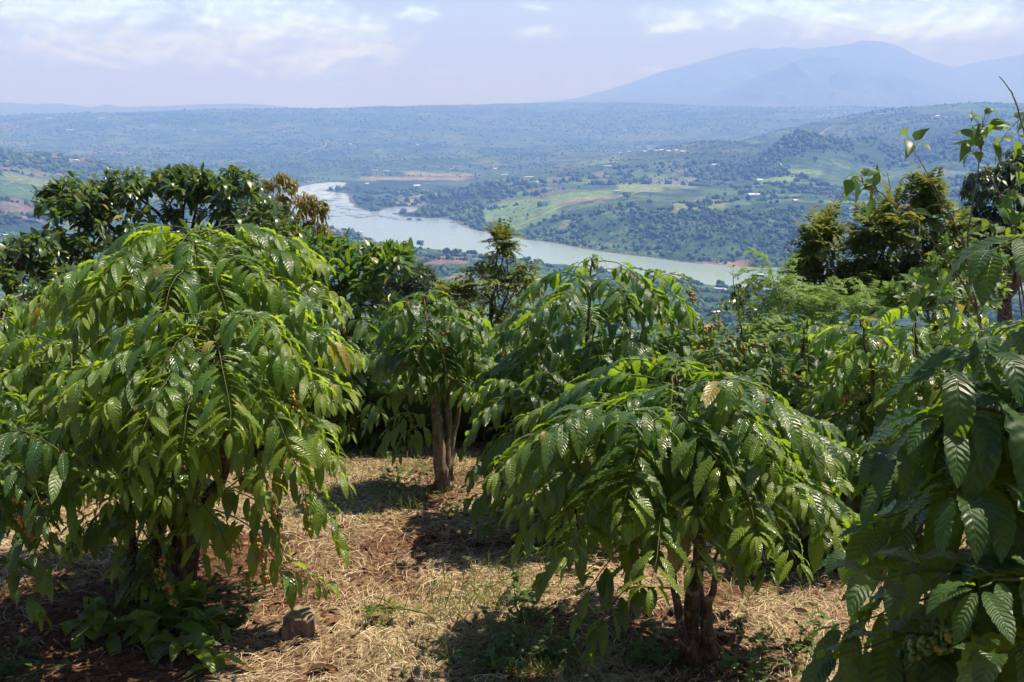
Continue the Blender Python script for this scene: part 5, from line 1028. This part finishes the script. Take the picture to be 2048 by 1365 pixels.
for px, py, k, s, lab in [(834,376,0,2.0,'white house standing among the trees on the headland left of the dark netted terraces'), (812,383,1,1.2,'small tan house near the white house on the headland'), (856,388,2,.8,'long shed beside the dark netted terraces'), (750,343,2,1.3,'left one of two long white sheds above the tan flats'), (772,343,2,1.2,'right one of two long white sheds above the tan flats'), (734,370,0,1.2,'little white house on the wooded promontory'),
        (990,340,0,1.6,'white house alone in the middle of the valley floor'), (1008,351,2,1.2,'long white shed on the valley floor'), (1058,356,2,1.4,'wide white farm building right of the long shed'), (1072,368,0,1.5,'white farmhouse below the wide farm building'), (1215,334,2,1.2,'long white shed above the far green slope'), (1234,383,2,.9,'pale shed in the light green field of the far slope'), (1429,333,0,1.6,'white house on the upper edge of the far slope'), (1556,334,0,1.6,'white farmhouse above the bright green field'), (1519,364,3,1.3,'grey-roofed farmhouse at the corner of the bright green field'), (1501,394,3,1.4,'blue-roofed house, left of a pair below the bright green field'), (1514,393,0,1.2,'pale house, right of a pair below the bright green field'), (1589,404,0,1.1,'pale hut in the dark plantation of the far slope'), (1874,236,0,1.8,'white house on top of the right-hand ridge'),
        (140,262,2,2.2,'long white greenhouse on the far plateau slope'), (98,238,2,2.2,'white shed on the skyline, left one'), (203,238,2,2.2,'white shed on the skyline, right one'), (390,263,0,1.6,'white house on the plateau slope above the broadleaf tree'), (835,292,0,1.6,'white house on the plateau slope above the flats'), (700,290,0,1.5,'pale house on the plateau slope left of the lake head'), (118,352,1,1.1,'orange-roofed house on the green hillside at the left'), (8,474,2,1.0,'white greenhouse by the left edge below the brown field'), (38,479,2,.9,'row of white sheds right of the greenhouse at the left edge'), (58,477,2,.8,'last white shed of the row, next to the broadleaf tree'),
        (1440,580,2,.8,'long white-roofed building on the near shore'), (1458,582,2,.7,'white shed at the right of the long building on the near shore'), (714,469,2,.6,'low white shed at the left near shore'), (722,467,3,.5,'blue-grey hut beside the low shed at the left near shore'), (1130,262,0,1.8,'lone white house on the plateau face'), (1250,262,0,1.6,'small white house on the plateau face to the right')]:
    house(px, py, k, s, lab, 'scattered farm buildings')
# rafts and fish cages on the lake
def cage_mesh():
    m = MB()
    for i in range(5): tube(m, [[i * 6 - 12, -5, .15], [i * 6 - 12, 5, .15]], .35, 6, c=(.10, .10, .10, 1))
    for s in (-5, 0, 5): tube(m, [[-12.5, s, .2], [12.5, s, .2]], .4, 6, c=(.30, .30, .30, 1))
    for i in range(9):
        for s in (-5, 5): lump(m, (i * 3 - 12, s, .0), .55, (.10, .16, .25, 1))
    return m
def lakehit(px, py): q = lakept(px, py); return (q[0], q[1], LAKE)
cage = None
for px, py in [(655,431),(672,433),(690,426),(700,431),(662,411),(684,414),(690,418),(708,420),(712,433),(728,430),(742,433),(758,432),(772,434),(786,437),(795,440),(668,402),(678,398),(660,422),(724,436),(640,428)]:
    if cage is None: o = cage_mesh().build('fish_cage', pm); cage = o.data
    else: o = bpy.data.objects.new('fish_cage', cage); COL.objects.link(o)
    o.location = lakehit(px, py); o.rotation_euler[2] = rng.randn() * .2; o.scale = [.7 + .6 * rng.rand()] * 3; tag(o, 'floating fish cage in the rows across the narrow end of the lake', 'fish cage', 'fish cages on the lake')
for px, py, lab, roof in [(819,440,'left one of two dark raft houses off the headland', (.10, .12, .13)), (838,441,'right one of two dark raft houses off the headland', (.12, .14, .15)), (1521,554,'pale raft house floating alone at the right end of the lake', (.45, .5, .6))]:
    root = thing('raft_house', lab, 'raft house', lakehit(px, py), 'raft houses on the lake'); q = lakehit(px, py)
    s = MB(); s.add(np.array([[x, y, z] for z in (-.2, .5) for x, y in ((-9, -6), (9, -6), (9, 6), (-9, 6))], float), np.array([[3, 2, 1, 0], [4, 5, 6, 7], [0, 1, 5, 4], [1, 2, 6, 5], [2, 3, 7, 6], [3, 0, 4, 7]]), c=(.16, .13, .10, 1)); o = s.build('deck', pm, smooth=False); o.parent = root
    h = house_mesh(9, 6, 2.8, 1.4, (.16, .18, .19) if px < 1000 else (.5, .5, .52), roof); o = h.build('hut', pm, smooth=False); o.parent = root; o.location = (0, 0, .5)
    root.scale = (1.0, 1.0, 1.0)

# dirt tracks draped over the far fields
def track(pix, w):
    pts = curve([hit(*p) for p in pix], 40); pts = np.array([[q[0], q[1], LAKE + max(ground_far(q[0] / q[1], q[1]), .3) + .35] for q in pts])
    tg = norm(np.gradient(pts, axis=0)); s = norm(np.cross(tg, [0, 0, 1.])); m = MB(); n = len(pts)
    m.add(np.stack([pts - s * w / 2, pts + s * w / 2], 1).reshape(-1, 3), np.array([[2 * i, 2 * i + 1, 2 * i + 3, 2 * i + 2] for i in range(n - 1)]), c=(.30, .23, .15, 1))
    tag(m.build('dirt_track', pm), kind='structure')
for pix, w in [([(608,308), (632,298), (650,293), (653,284), (664,276)], 7), ([(1030,455), (1090,430), (1160,405), (1230,397), (1300,380)], 4), ([(1300,380), (1380,362), (1470,350), (1560,340)], 4), ([(1180,330), (1260,318), (1340,308)], 6), ([(1700,420), (1760,400), (1830,385), (1900,375)], 4), ([(0,372), (40,364), (90,360), (140,350)], 4), ([(1560,300), (1650,262), (1720,250)], 5), ([(880,300), (960,292), (1040,285)], 7)]: track(pix, w)
